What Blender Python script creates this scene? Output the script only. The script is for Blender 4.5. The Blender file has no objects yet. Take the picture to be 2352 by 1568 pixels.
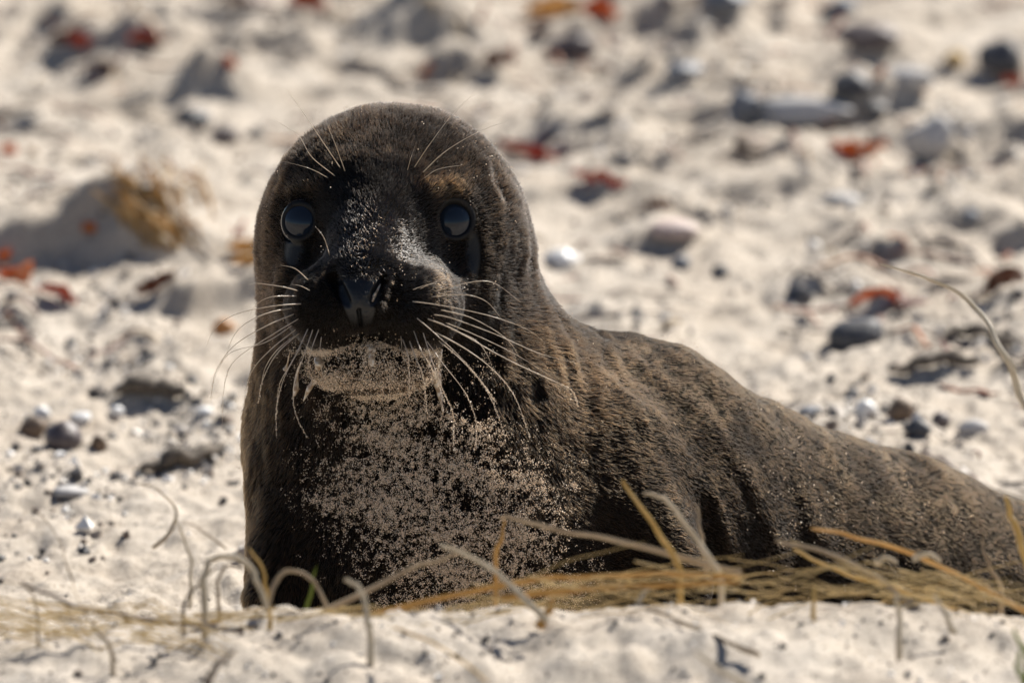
import bpy, bmesh, math, random
import numpy as np
from mathutils import Vector
from mathutils.bvhtree import BVHTree

random.seed(7)
rng = np.random.default_rng(7)
R = math.radians
FUR = True

# ------------------------------------------------------------------ camera, sky, sun, exposure
S = 0.0329                      # metres per 100 px of the 2352-px-wide photograph at the seal's face
PITCH = R(11.0)
CAMD = 8.6
D = CAMD / S
DIR = Vector((0, math.cos(PITCH), -math.sin(PITCH)))
UP = Vector((0, math.sin(PITCH), math.cos(PITCH)))
RT = Vector((1, 0, 0))
F0 = Vector((0, 0, 8.66 * S * math.cos(PITCH)))

sc = bpy.context.scene
col = sc.collection
cam_d = bpy.data.cameras.new('camera')
cam = bpy.data.objects.new('camera', cam_d)
col.objects.link(cam)
cam.location = F0 - DIR * CAMD
cam.rotation_euler = (math.pi / 2 - PITCH, 0, 0)
cam_d.sensor_width = 36.0
cam_d.lens = 36.0 * CAMD / (23.52 * S)
cam_d.clip_start = 0.5
cam_d.clip_end = 3000
cam_d.dof.use_dof = True
cam_d.dof.focus_distance = CAMD - 0.02
cam_d.dof.aperture_fstop = 7.0
cam_d.dof.aperture_blades = 0
sc.camera = cam

SUN_AZ = R(42)                  # to the right of straight behind the seal
SUN_EL = R(44)
sun_dir = Vector((math.sin(SUN_AZ) * math.cos(SUN_EL), math.cos(SUN_AZ) * math.cos(SUN_EL), math.sin(SUN_EL)))
world = bpy.data.worlds.new('World')
sc.world = world
world.use_nodes = True
wn = world.node_tree
sky = wn.nodes.new('ShaderNodeTexSky')
sky.sky_type = 'NISHITA'
sky.sun_disc = False
sky.sun_elevation = SUN_EL
sky.sun_rotation = SUN_AZ
sky.air_density = 0.75
sky.dust_density = 0.2
sky.ozone_density = 2.0
bg = wn.nodes['Background']
bg.inputs['Strength'].default_value = 0.05
wn.links.new(sky.outputs[0], bg.inputs[0])
sun_d = bpy.data.lights.new('sun', 'SUN')
sun_d.energy = 5.0
sun_d.angle = R(0.5)
sun_d.color = (1.0, 0.945, 0.86)
sun = bpy.data.objects.new('sun', sun_d)
col.objects.link(sun)
sun.location = (1, 3, 4)
sun.rotation_euler = (-sun_dir).to_track_quat('-Z', 'Y').to_euler()
sc.view_settings.view_transform = 'Standard'
sc.view_settings.look = 'None'
sc.view_settings.gamma = 1
sc.view_settings.use_curve_mapping = False
sc.view_settings.exposure = 1.0
sc.render.engine = 'CYCLES'
sc.cycles.max_bounces = 7
sc.cycles.diffuse_bounces = 2
sc.cycles.glossy_bounces = 3
sc.cycles.transmission_bounces = 5
sc.cycles.use_denoising = True
sc.cycles.caustics_reflective = False
sc.cycles.caustics_refractive = False

# ------------------------------------------------------------------ helpers
def uvw(x, y, w):
    """photo pixel (2352 wide) at depth w (units of S) -> view coordinates"""
    k = (D + w) / D
    return np.array((11.76 + (x / 100 - 11.76) * k, -7.84 + (-y / 100 + 7.84) * k, w))

def to_world(P):
    P = np.asarray(P, dtype=np.float64)
    a = (P[..., 0:1] - 11.76) * S
    b = (P[..., 1:2] + 7.84) * S
    c = P[..., 2:3] * S
    return np.array(F0) + a * np.array(RT) + b * np.array(UP) + c * np.array(DIR)

def at(x, y, w):
    return to_world(uvw(x, y, w))

def hash3(ix, iy, iz, seed):
    n = (ix.astype(np.int64) * 374761393 + iy.astype(np.int64) * 668265263 + iz.astype(np.int64) * 2147483647 + seed * 974711) & 0xFFFFFFFF
    n = ((n ^ (n >> 13)) * 1274126177) & 0xFFFFFFFF
    n = ((n ^ (n >> 16)) * 2246822519) & 0xFFFFFFFF
    return ((n ^ (n >> 15)) & 0xFFFF) / 32767.5 - 1.0

def noise3(x, y, z, seed=0):
    ix, iy, iz = np.floor(x), np.floor(y), np.floor(z)
    fx, fy, fz = x - ix, y - iy, z - iz
    ix, iy, iz = ix.astype(np.int64), iy.astype(np.int64), iz.astype(np.int64)
    u, v, w = [f * f * f * (f * (f * 6 - 15) + 10) for f in (fx, fy, fz)]
    r = 0
    for dx in (0, 1):
        for dy in (0, 1):
            for dz in (0, 1):
                r = r + hash3(ix + dx, iy + dy, iz + dz, seed) * (u if dx else 1 - u) * (v if dy else 1 - v) * (w if dz else 1 - w)
    return r

def noise2(x, y, seed=0):
    ix, iy = np.floor(x), np.floor(y)
    fx, fy = x - ix, y - iy
    ix, iy = ix.astype(np.int64), iy.astype(np.int64)
    u, v = [f * f * f * (f * (f * 6 - 15) + 10) for f in (fx, fy)]
    r = 0
    z = np.zeros_like(ix)
    for dx in (0, 1):
        for dy in (0, 1):
            r = r + hash3(ix + dx, iy + dy, z, seed) * (u if dx else 1 - u) * (v if dy else 1 - v)
    return r

def fbm2(x, y, octv=4, seed=0, gain=0.5):
    r, a, f = 0, 1.0, 1.0
    for o in range(octv):
        r = r + a * noise2(x * f + 13.7 * o, y * f - 7.1 * o, seed + o)
        a *= gain
        f *= 2.03
    return r

def sstep(a, b, x):
    t = np.clip((x - a) / (b - a), 0, 1)
    return t * t * (3 - 2 * t)

def np_mesh(name, verts, faces, smooth=True):
    """verts (n,3), faces (m,k) array of equal-sided faces"""
    verts = np.asarray(verts, dtype=np.float32)
    faces = np.asarray(faces, dtype=np.int32)
    me = bpy.data.meshes.new(name)
    me.vertices.add(len(verts))
    me.vertices.foreach_set('co', verts.ravel())
    k = faces.shape[1]
    me.loops.add(faces.size)
    me.loops.foreach_set('vertex_index', faces.ravel())
    me.polygons.add(len(faces))
    me.polygons.foreach_set('loop_start', np.arange(0, faces.size, k, dtype=np.int32))
    me.polygons.foreach_set('loop_total', np.full(len(faces), k, dtype=np.int32))
    me.polygons.foreach_set('use_smooth', np.full(len(faces), smooth, dtype=bool))
    me.update(calc_edges=True)
    return me

def link(name, data, mat=None, parent=None):
    o = bpy.data.objects.new(name, data)
    col.objects.link(o)
    if mat is not None and data is not None:
        data.materials.clear()
        data.materials.append(mat)
    if parent is not None:
        o.parent = parent
    return o

def tag(o, label=None, cat=None, group=None, kind=None):
    if label: o['label'] = label
    if cat: o['category'] = cat
    if group: o['group'] = group
    if kind: o['kind'] = kind
    return o

def origin_to(o, p):
    """move a mesh object's origin to p, keeping its vertices where they are"""
    p = np.asarray(p, dtype=np.float32)
    me = o.data
    n = len(me.vertices)
    a = np.empty(n * 3, np.float32)
    me.vertices.foreach_get('co', a)
    a = a.reshape(-1, 3) - p
    me.vertices.foreach_set('co', a.ravel())
    o.location = [float(v) for v in p]

# ------------------------------------------------------------------ materials
def new_mat(name):
    m = bpy.data.materials.new(name)
    m.use_nodes = True
    nt = m.node_tree
    return m, nt, nt.nodes['Principled BSDF']

def N(nt, t, **kw):
    n = nt.nodes.new(t)
    for k, v in kw.items():
        if k in n.inputs:
            n.inputs[k].default_value = v
        else:
            setattr(n, k, v)
    return n

def ramp(nt, src, stops):
    r = nt.nodes.new('ShaderNodeValToRGB')
    e = r.color_ramp.elements
    while len(e) > 1:
        e.remove(e[-1])
    e[0].position, e[0].color = stops[0][0], (*stops[0][1], 1)
    for p, c in stops[1:]:
        x = e.new(p)
        x.color = (*c, 1)
    nt.links.new(src, r.inputs[0])
    return r

def speckle_mat(name, c1, c2, c3=None, scale=60, rough=0.7, bump=0.3, bscale=400, translucent=0.0, spec=0.4):
    """two or three tone mottled surface with fine relief"""
    m, nt, b = new_mat(name)
    tc = N(nt, 'ShaderNodeTexCoord')
    n1 = N(nt, 'ShaderNodeTexNoise', Scale=scale, Detail=6.0, Roughness=0.65)
    nt.links.new(tc.outputs['Object'], n1.inputs['Vector'])
    stops = [(0.32, c1), (0.62, c2)]
    if c3: stops.append((0.74, c3))
    r = ramp(nt, n1.outputs['Fac'], stops)
    nt.links.new(r.outputs[0], b.inputs['Base Color'])
    b.inputs['Roughness'].default_value = rough
    b.inputs['Specular IOR Level'].default_value = spec
    n2 = N(nt, 'ShaderNodeTexNoise', Scale=bscale, Detail=5.0)
    nt.links.new(tc.outputs['Object'], n2.inputs['Vector'])
    bp = N(nt, 'ShaderNodeBump', Strength=bump, Distance=0.002)
    nt.links.new(n2.outputs['Fac'], bp.inputs['Height'])
    nt.links.new(bp.outputs[0], b.inputs['Normal'])
    if translucent > 0:
        tr = N(nt, 'ShaderNodeBsdfTranslucent')
        nt.links.new(r.outputs[0], tr.inputs['Color'])
        mx = N(nt, 'ShaderNodeMixShader', Fac=translucent)
        nt.links.new(b.outputs[0], mx.inputs[1])
        nt.links.new(tr.outputs[0], mx.inputs[2])
        nt.links.new(mx.outputs[0], nt.nodes['Material Output'].inputs['Surface'])
    return m

M = {}
# sand
m, nt, b = new_mat('sand')
geo = N(nt, 'ShaderNodeNewGeometry')
na = N(nt, 'ShaderNodeTexNoise', Scale=9.0, Detail=6.0, Roughness=0.6)
nb = N(nt, 'ShaderNodeTexNoise', Scale=240.0, Detail=4.0, Roughness=0.7)
nc = N(nt, 'ShaderNodeTexNoise', Scale=1500.0, Detail=2.0)
for n in (na, nb, nc): nt.links.new(geo.outputs['Position'], n.inputs['Vector'])
ra = ramp(nt, na.outputs['Fac'], [(0.3, (0.39, 0.335, 0.275)), (0.5, (0.44, 0.39, 0.33)), (0.75, (0.49, 0.445, 0.39))])
rb = ramp(nt, nb.outputs['Fac'], [(0.30, (0.45, 0.42, 0.38)), (0.48, (1, 1, 1)), (0.7, (1.12, 1.1, 1.08))])
rc = ramp(nt, nc.outputs['Fac'], [(0.32, (0.6, 0.57, 0.54)), (0.5, (1, 1, 1)), (0.72, (1.15, 1.13, 1.1))])
mx1 = N(nt, 'ShaderNodeMix', data_type='RGBA', blend_type='MULTIPLY'); mx1.inputs[0].default_value = 0.8
mx2 = N(nt, 'ShaderNodeMix', data_type='RGBA', blend_type='MULTIPLY'); mx2.inputs[0].default_value = 0.8
nt.links.new(ra.outputs[0], mx1.inputs[6]); nt.links.new(rb.outputs[0], mx1.inputs[7])
nt.links.new(mx1.outputs[2], mx2.inputs[6]); nt.links.new(rc.outputs[0], mx2.inputs[7])
nt.links.new(mx2.outputs[2], b.inputs['Base Color'])
b.inputs['Roughness'].default_value = 0.9
b.inputs['Specular IOR Level'].default_value = 0.2
bp = N(nt, 'ShaderNodeBump', Strength=0.8, Distance=0.003)
nt.links.new(nb.outputs['Fac'], bp.inputs['Height'])
bp2 = N(nt, 'ShaderNodeBump', Strength=0.5, Distance=0.0006)
nt.links.new(nc.outputs['Fac'], bp2.inputs['Height'])
nt.links.new(bp.outputs[0], bp2.inputs['Normal'])
nt.links.new(bp2.outputs[0], b.inputs['Normal'])
M['sand'] = m

# seal skin under the fur
m, nt, b = new_mat('seal_skin')
at_b = N(nt, 'ShaderNodeAttribute', attribute_name='bare')
tc = N(nt, 'ShaderNodeTexCoord')
n1 = N(nt, 'ShaderNodeTexNoise', Scale=700.0, Detail=4.0)
nt.links.new(tc.outputs['Object'], n1.inputs['Vector'])
mxs = N(nt, 'ShaderNodeMix', data_type='RGBA')
mxs.inputs[6].default_value = (0.006, 0.0045, 0.0032, 1)
mxs.inputs[7].default_value = (0.006, 0.0062, 0.007, 1)
nt.links.new(at_b.outputs['Fac'], mxs.inputs[0])
nt.links.new(mxs.outputs[2], b.inputs['Base Color'])
mr = N(nt, 'ShaderNodeMapRange'); mr.inputs['To Min'].default_value = 0.85; mr.inputs['To Max'].default_value = 0.42
nt.links.new(at_b.outputs['Fac'], mr.inputs['Value'])
nt.links.new(mr.outputs[0], b.inputs['Roughness'])
mrs = N(nt, 'ShaderNodeMapRange'); mrs.inputs['To Min'].default_value = 0.02; mrs.inputs['To Max'].default_value = 0.36
nt.links.new(at_b.outputs['Fac'], mrs.inputs['Value']); nt.links.new(mrs.outputs[0], b.inputs['Specular IOR Level'])
bp = N(nt, 'ShaderNodeBump', Strength=0.5, Distance=0.0008)
nt.links.new(n1.outputs['Fac'], bp.inputs['Height'])
nt.links.new(bp.outputs[0], b.inputs['Normal'])
M['skin'] = m

# fur
m = bpy.data.materials.new('seal_fur'); m.use_nodes = True
nt = m.node_tree; nt.nodes.clear()
out = N(nt, 'ShaderNodeOutputMaterial')
h = N(nt, 'ShaderNodeBsdfHairPrincipled')
h.parametrization = 'COLOR'
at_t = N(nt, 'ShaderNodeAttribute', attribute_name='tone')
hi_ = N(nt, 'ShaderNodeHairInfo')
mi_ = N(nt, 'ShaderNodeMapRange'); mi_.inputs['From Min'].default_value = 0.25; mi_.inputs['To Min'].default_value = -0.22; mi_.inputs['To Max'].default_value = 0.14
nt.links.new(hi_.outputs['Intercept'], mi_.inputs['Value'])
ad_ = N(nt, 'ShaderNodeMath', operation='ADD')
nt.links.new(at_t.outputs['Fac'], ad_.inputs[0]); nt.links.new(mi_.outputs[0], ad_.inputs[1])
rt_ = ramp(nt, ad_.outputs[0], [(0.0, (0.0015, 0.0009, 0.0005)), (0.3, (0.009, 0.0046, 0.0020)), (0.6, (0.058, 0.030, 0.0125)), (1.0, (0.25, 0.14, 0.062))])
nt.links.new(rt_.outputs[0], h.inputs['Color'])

at_w = N(nt, 'ShaderNodeAttribute', attribute_name='wet')
mri = N(nt, 'ShaderNodeMapRange'); mri.inputs['To Min'].default_value = 1.27; mri.inputs['To Max'].default_value = 1.65
nt.links.new(at_w.outputs['Fac'], mri.inputs['Value']); nt.links.new(mri.outputs[0], h.inputs['IOR'])
mrw = N(nt, 'ShaderNodeMapRange'); mrw.inputs['To Min'].default_value = 0.44; mrw.inputs['To Max'].default_value = 0.13
nt.links.new(at_w.outputs['Fac'], mrw.inputs['Value']); nt.links.new(mrw.outputs[0], h.inputs['Roughness'])
h.inputs['Radial Roughness'].default_value = 0.35
h.inputs['Random Roughness'].default_value = 0.3
nt.links.new(h.outputs[0], out.inputs['Surface'])
M['fur'] = m

def simple(name, c, rough=0.5, **kw):
    m, nt, b = new_mat(name)
    b.inputs['Base Color'].default_value = (*c, 1)
    b.inputs['Roughness'].default_value = rough
    for k, v in kw.items():
        b.inputs[k.replace('_', ' ')].default_value = v
    return m

M['eye'] = simple('eye_cornea', (0.012, 0.017, 0.026), 0.03, Specular_IOR_Level=0.30)
M['whisker'] = speckle_mat('whisker_hair', (0.52, 0.42, 0.31), (0.72, 0.63, 0.52), scale=120, rough=0.30, bump=0.0, translucent=0.25)
m, nt, b = new_mat('saliva')
b.inputs['Base Color'].default_value = (0.70, 0.66, 0.60, 1)
b.inputs['Roughness'].default_value = 0.18
b.inputs['Transmission Weight'].default_value = 0.1
b.inputs['Subsurface Weight'].default_value = 0.4
b.inputs['Subsurface Radius'].default_value = (0.004, 0.003, 0.002)
tc = N(nt, 'ShaderNodeTexCoord'); n1 = N(nt, 'ShaderNodeTexNoise', Scale=260.0, Detail=5.0)
nt.links.new(tc.outputs['Object'], n1.inputs['Vector'])
r = ramp(nt, n1.outputs['Fac'], [(0.40, (0.34, 0.24, 0.15)), (0.54, (0.55, 0.44, 0.32)), (0.68, (0.72, 0.67, 0.60))])
nt.links.new(r.outputs[0], b.inputs['Base Color'])
M['saliva'] = m
m, nt, b = new_mat('sand_grain')
oi = N(nt, 'ShaderNodeNewGeometry')
r = ramp(nt, oi.outputs['Random Per Island'], [(0.0, (0.46, 0.31, 0.18)), (0.3, (0.74, 0.56, 0.38)), (0.7, (0.86, 0.70, 0.52)), (1.0, (0.92, 0.83, 0.70))])
nt.links.new(r.outputs[0], b.inputs['Base Color'])
b.inputs['Roughness'].default_value = 0.45
M['grain'] = m
m, nt, b = new_mat('pebble_mix')
oi = N(nt, 'ShaderNodeNewGeometry')
r = ramp(nt, oi.outputs['Random Per Island'], [(0.0, (0.03, 0.03, 0.034)), (0.36, (0.07, 0.062, 0.058)), (0.5, (0.17, 0.12, 0.085)), (0.58, (0.36, 0.31, 0.26)), (0.78, (0.5, 0.47, 0.43)), (0.9, (0.74, 0.72, 0.68)), (1.0, (0.8, 0.78, 0.75))])
nt.links.new(r.outputs[0], b.inputs['Base Color'])
b.inputs['Roughness'].default_value = 0.62
M['pebble'] = m

# ------------------------------------------------------------------ ground: one sand sheet to the horizon
def view_ground_xy(x, y):
    """world x,y where the photo pixel's ray meets the flat ground z=0"""
    p = at(x, y, 0); c = np.array(cam.location)
    d = p - c
    t = -c[2] / d[2]
    q = c + d * t
    return q[0], q[1]

# hand-placed sand scarps: photo px of the foot, half width, height (m), steepness
SCARPS = [
    (170, 600, 300, 0.056), (330, 610, 120, 0.03), (620, 150, 130, 0.034), (700, 175, 60, 0.028), (960, 145, 130, 0.036),
    (1050, 165, 70, 0.03), (1310, 120, 75, 0.034), (780, 240, 110, 0.024), (600, 250, 60, 0.018), (1880, 425, 110, 0.026),
    (2230, 420, 130, 0.024), (1960, 245, 60, 0.028), (440, 300, 40, 0.03), (515, 325, 40, 0.022), (1290, 320, 50, 0.02),
    (430, 720, 110, 0.026), (640, 700, 80, 0.02), (1690, 40, 75, 0.034), (1570, 170, 65, 0.02), (1430, 385, 45, 0.016),
    (2310, 190, 70, 0.03), (1140, 190, 70, 0.024), (120, 80, 80, 0.014), (60, 85, 50, 0.015), (560, 440, 90, 0.014),
    (840, 40, 160, 0.03), (480, 30, 110, 0.026), (250, 220, 90, 0.02), (330, 930, 90, 0.013), (2150, 870, 90, 0.013),
    (1840, 710, 50, 0.012), (60, 310, 70, 0.024), (1440, 60, 100, 0.022), (2080, 60, 120, 0.02), (1800, 70, 50, 0.022),
]
SC = []
for (x, y, hw, hh) in SCARPS:
    gx, gy = view_ground_xy(x, y)
    dist = math.hypot(gx, gy + CAMD * math.cos(PITCH))
    SC.append((gx, gy, hw / 100 * S * (dist / 8.44), hh * (1.0 if x < 450 and 400 < y < 720 else 0.72)))
r2 = random.Random(3)
for i in range(620):                                  # the trodden sand between them
    gy = r2.uniform(0.55, 4.6)
    gx = r2.uniform(-0.85, 0.85)
    k = 0.5 + 0.5 * min(1, gy / 2.0)
    if gy > 1.3 and gx < 0.05 and r2.random() < 0.6: continue
    big = 1.0 + 0.7 * min(1, max(0, gy - 1.2))
    SC.append((gx, gy, r2.uniform(0.012, 0.060) * k * big, r2.uniform(0.003, 0.016) * k * big))

def ground_z(x, y):
    x = np.asarray(x, dtype=np.float64); y = np.asarray(y, dtype=np.float64)
    near = np.exp(-((np.maximum(np.abs(x) - 1.2, 0)) / 1.5) ** 2) * np.exp(-(np.maximum(np.abs(y - 1.5) - 3.2, 0) / 2) ** 2)
    z = 0.012 * fbm2(x * 2.1, y * 1.6, 3, 11) * (0.35 + 0.65 * sstep(0.3, 1.3, y))
    z = z + near * 0.0070 * fbm2(x * 16, y * 11, 4, 21, 0.6)
    z = z + near * 0.0030 * fbm2(x * 75, y * 50, 3, 31, 0.6) * sstep(-0.3, 0.3, y) * (1 - 0.75 * sstep(1.2, 2.0, y))
    # far field swells
    z = z + 0.35 * fbm2(x * 0.05, y * 0.05, 3, 41) * sstep(6, 40, np.hypot(x, y))
    # foreground mound: crest in front of the seal
    crest_h = 0.2205 + 0.011 * np.exp(-((x - 0.20) / 0.16) ** 2) - 0.002 * sstep(0.25, 0.42, x) - 0.012 * sstep(-0.05, -0.35, x) + 0.006 * noise2(x * 9, x * 0 + 3.3, 51)
    crest_y = -0.72 + 0.02 * noise2(x * 5, x * 0 + 8.1, 52)
    prof = sstep(crest_y + 0.38, crest_y, y)
    back = 1 - 0.10 * sstep(crest_y, crest_y - 0.35, y) - 0.6 * sstep(-1.2, -5.0, y)
    wide = np.exp(-(np.maximum(np.abs(x) - 1.6, 0) / 2.0) ** 2)
    fg = sstep(crest_y + 0.15, crest_y - 0.08, y)
    z = z + crest_h * prof * back * wide
    z = z + wide * fg * (0.0060 * fbm2(x * 11 + y * 6, y * 12, 3, 61, 0.5) + 0.0016 * fbm2(x * 60, y * 45, 2, 71))
    return z

def scarp_z(x, y, sel=None):
    z = np.zeros_like(x)
    for (gx, gy, hw, hh) in SC:
        lng, sh = hw * 1.6 + 0.05, 0.22 * hh + 0.003
        ext = max(hw * 2.6, lng * 2.6)
        i = np.nonzero((np.abs(x - gx) < ext) & (np.abs(y - gy) < ext))
        if i[0].size == 0: continue
        X = x[i] - gx; Y = y[i] - gy
        Y = Y - 0.30 * X + 0.25 * hw * noise2(X / hw * 1.7 + gx * 31, Y * 0 + gy * 17, 5)
        g = np.where(Y > 0, np.exp(-(Y / lng) ** 2), np.exp(-(Y / sh) ** 2))
        rough = (0.95 if hh > 0.02 else 0.8) + (0.16 if hh > 0.02 else 0.4) * fbm2(X / hw * 1.3 + gx * 57, Y / lng * 2.0 + gy * 29, 3, 8, 0.6)
        z[i] += hh * np.clip(rough, 0.05, 1.5) * np.exp(-(np.abs(X) / hw) ** 2.6) * g
    return z

def axis(lo, hi, step, far, grow=1.35):
    a = list(np.arange(lo, hi + step / 2, step))
    s, v = step, hi
    while v < far:
        s *= grow; v += s; a.append(v)
    s, v, b_ = step, lo, []
    while v > -far:
        s *= grow; v -= s; b_.append(v)
    return np.array(b_[::-1] + a)

gx_ = axis(-0.66, 0.66, 0.0036, 900)
gy_ = axis(-1.25, 3.9, 0.0062, 900)
GX, GY = np.meshgrid(gx_, gy_, indexing='ij')
GZ = ground_z(GX, GY) + scarp_z(GX, GY)
nx_, ny_ = GX.shape
idx = np.arange(nx_ * ny_).reshape(nx_, ny_)
quads = np.stack([idx[:-1, :-1], idx[1:, :-1], idx[1:, 1:], idx[:-1, 1:]], -1).reshape(-1, 4)
sand = link('sand_ground', np_mesh('sand_ground', np.stack([GX, GY, GZ], -1).reshape(-1, 3), quads), M['sand'])
tag(sand, kind='structure')

def gz_at(x, y):
    x = np.atleast_1d(np.asarray(x, dtype=np.float64)); y = np.atleast_1d(np.asarray(y, dtype=np.float64))
    i = np.clip(np.searchsorted(gx_, x) - 1, 0, nx_ - 2); j = np.clip(np.searchsorted(gy_, y) - 1, 0, ny_ - 2)
    u = np.clip((x - gx_[i]) / (gx_[i + 1] - gx_[i]), 0, 1); v = np.clip((y - gy_[j]) / (gy_[j + 1] - gy_[j]), 0, 1)
    return (GZ[i, j] * (1 - u) + GZ[i + 1, j] * u) * (1 - v) + (GZ[i, j + 1] * (1 - u) + GZ[i + 1, j + 1] * u) * v

def hit(x, y):
    """where the photo pixel's ray first meets the sand"""
    c = np.array(cam.location); d = at(x, y, 0) - c
    d = d / np.linalg.norm(d)
    t0, st, n = 6.9, 0.03, 250
    for _ in range(2):
        t = t0 + st * np.arange(n)
        P = c[None] + d[None] * t[:, None]
        below = P[:, 2] < gz_at(P[:, 0], P[:, 1])
        k = int(np.argmax(below)) if below.any() else n - 1
        t0, st, n = t[max(k - 1, 0)], 0.001, 32
    return P[k]

def px_size(p):
    """metres per photo px at a world point"""
    return S / 100 * (Vector(p) - cam.location).dot(DIR) / CAMD
# ------------------------------------------------------------------ the seal: one continuous body sculpted as a smooth field
def A(x, y, w): return uvw(x, y, w)

def ell(P, c, r, rot=None):
    q = P - c
    if rot is not None: q = q @ rot
    r = np.asarray(r)
    k0 = np.linalg.norm(q / r, axis=1)
    k1 = np.linalg.norm(q / (r * r), axis=1) + 1e-6
    return k0 * (k0 - 1.0) / k1

def cone(P, a, b, ra, rb):
    ab = b - a
    t = np.clip(((P - a) @ ab) / (ab @ ab), 0, 1)
    return np.linalg.norm(P - (a + t[:, None] * ab), axis=1) - (ra + (rb - ra) * t)

def smin(a, b, k):
    h = np.clip(0.5 + 0.5 * (b - a) / k, 0, 1)
    return b + (a - b) * h - k * h * (1 - h)

def smax(a, b, k): return -smin(-a, -b, k)

def poly_d(P, pts):
    """distance in the view plane to a polyline of photo px"""
    best = np.full(len(P), 1e9)
    for (a, b) in zip(pts[:-1], pts[1:]):
        a = np.array(a) / 100 * (1, -1); b = np.array(b) / 100 * (1, -1)
        ab = b - a
        t = np.clip(((P[:, :2] - a) @ ab) / (ab @ ab), 0, 1)
        best = np.minimum(best, np.linalg.norm(P[:, :2] - (a + t[:, None] * ab), axis=1))
    return best

EYES = []                                           # centre, outward axis, eyeball radius
for (x, y, w, ax, r) in ((703, 511, 0.09, (-0.34, 0.06, -1.0), 0.59), (1033, 508, -0.05, (0.24, 0.06, -1.0), 0.62)):
    a = np.array(ax); a = a / np.linalg.norm(a)
    EYES.append((A(x, y, w), a, r))

RIDGES = [  # skin folds on neck and flank: polyline, height, width
    ([(1400, 800), (1500, 872), (1600, 950), (1690, 1035), (1750, 1140), (1785, 1240), (1795, 1340)], 0.13, 0.26),
    ([(1390, 880), (1490, 960), (1580, 1060), (1650, 1180), (1690, 1300)], 0.13, 0.26),
    ([(1270, 760), (1330, 870), (1400, 960)], 0.07, 0.22),
    ([(1560, 800), (1660, 880), (1780, 1000), (1860, 1120), (1890, 1230)], 0.10, 0.24),
    ([(1780, 930), (1880, 1010), (1960, 1120), (2010, 1230)], 0.09, 0.26),
    ([(1940, 1010), (2060, 1120), (2130, 1240), (2160, 1330)], 0.09, 0.32),
    ([(2130, 1080), (2250, 1190), (2320, 1300)], 0.08, 0.34),
]
GROOVES = [
    ([(1620, 900), (1652, 938)], 0.13, 0.10),
    ([(1430, 830), (1520, 905), (1600, 960)], 0.12, 0.14),
    ([(1700, 1110), (1735, 1180), (1755, 1260)], 0.07, 0.12),
    ([(1780, 960), (1870, 1020)], 0.10, 0.16),
    ([(1850, 1100), (1900, 1190)], 0.10, 0.16),
    ([(1560, 1090), (1620, 1180), (1660, 1300)], 0.08, 0.16),
    ([(1870, 975), (1990, 1010), (2120, 1075)], 0.10, 0.16),
    ([(2050, 1060), (2200, 1150), (2300, 1260)], 0.10, 0.25),
    ([(1960, 1170), (2040, 1290)], 0.08, 0.2),
    ([(655, 430), (640, 520), (630, 640)], 0.07, 0.10),
]

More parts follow.
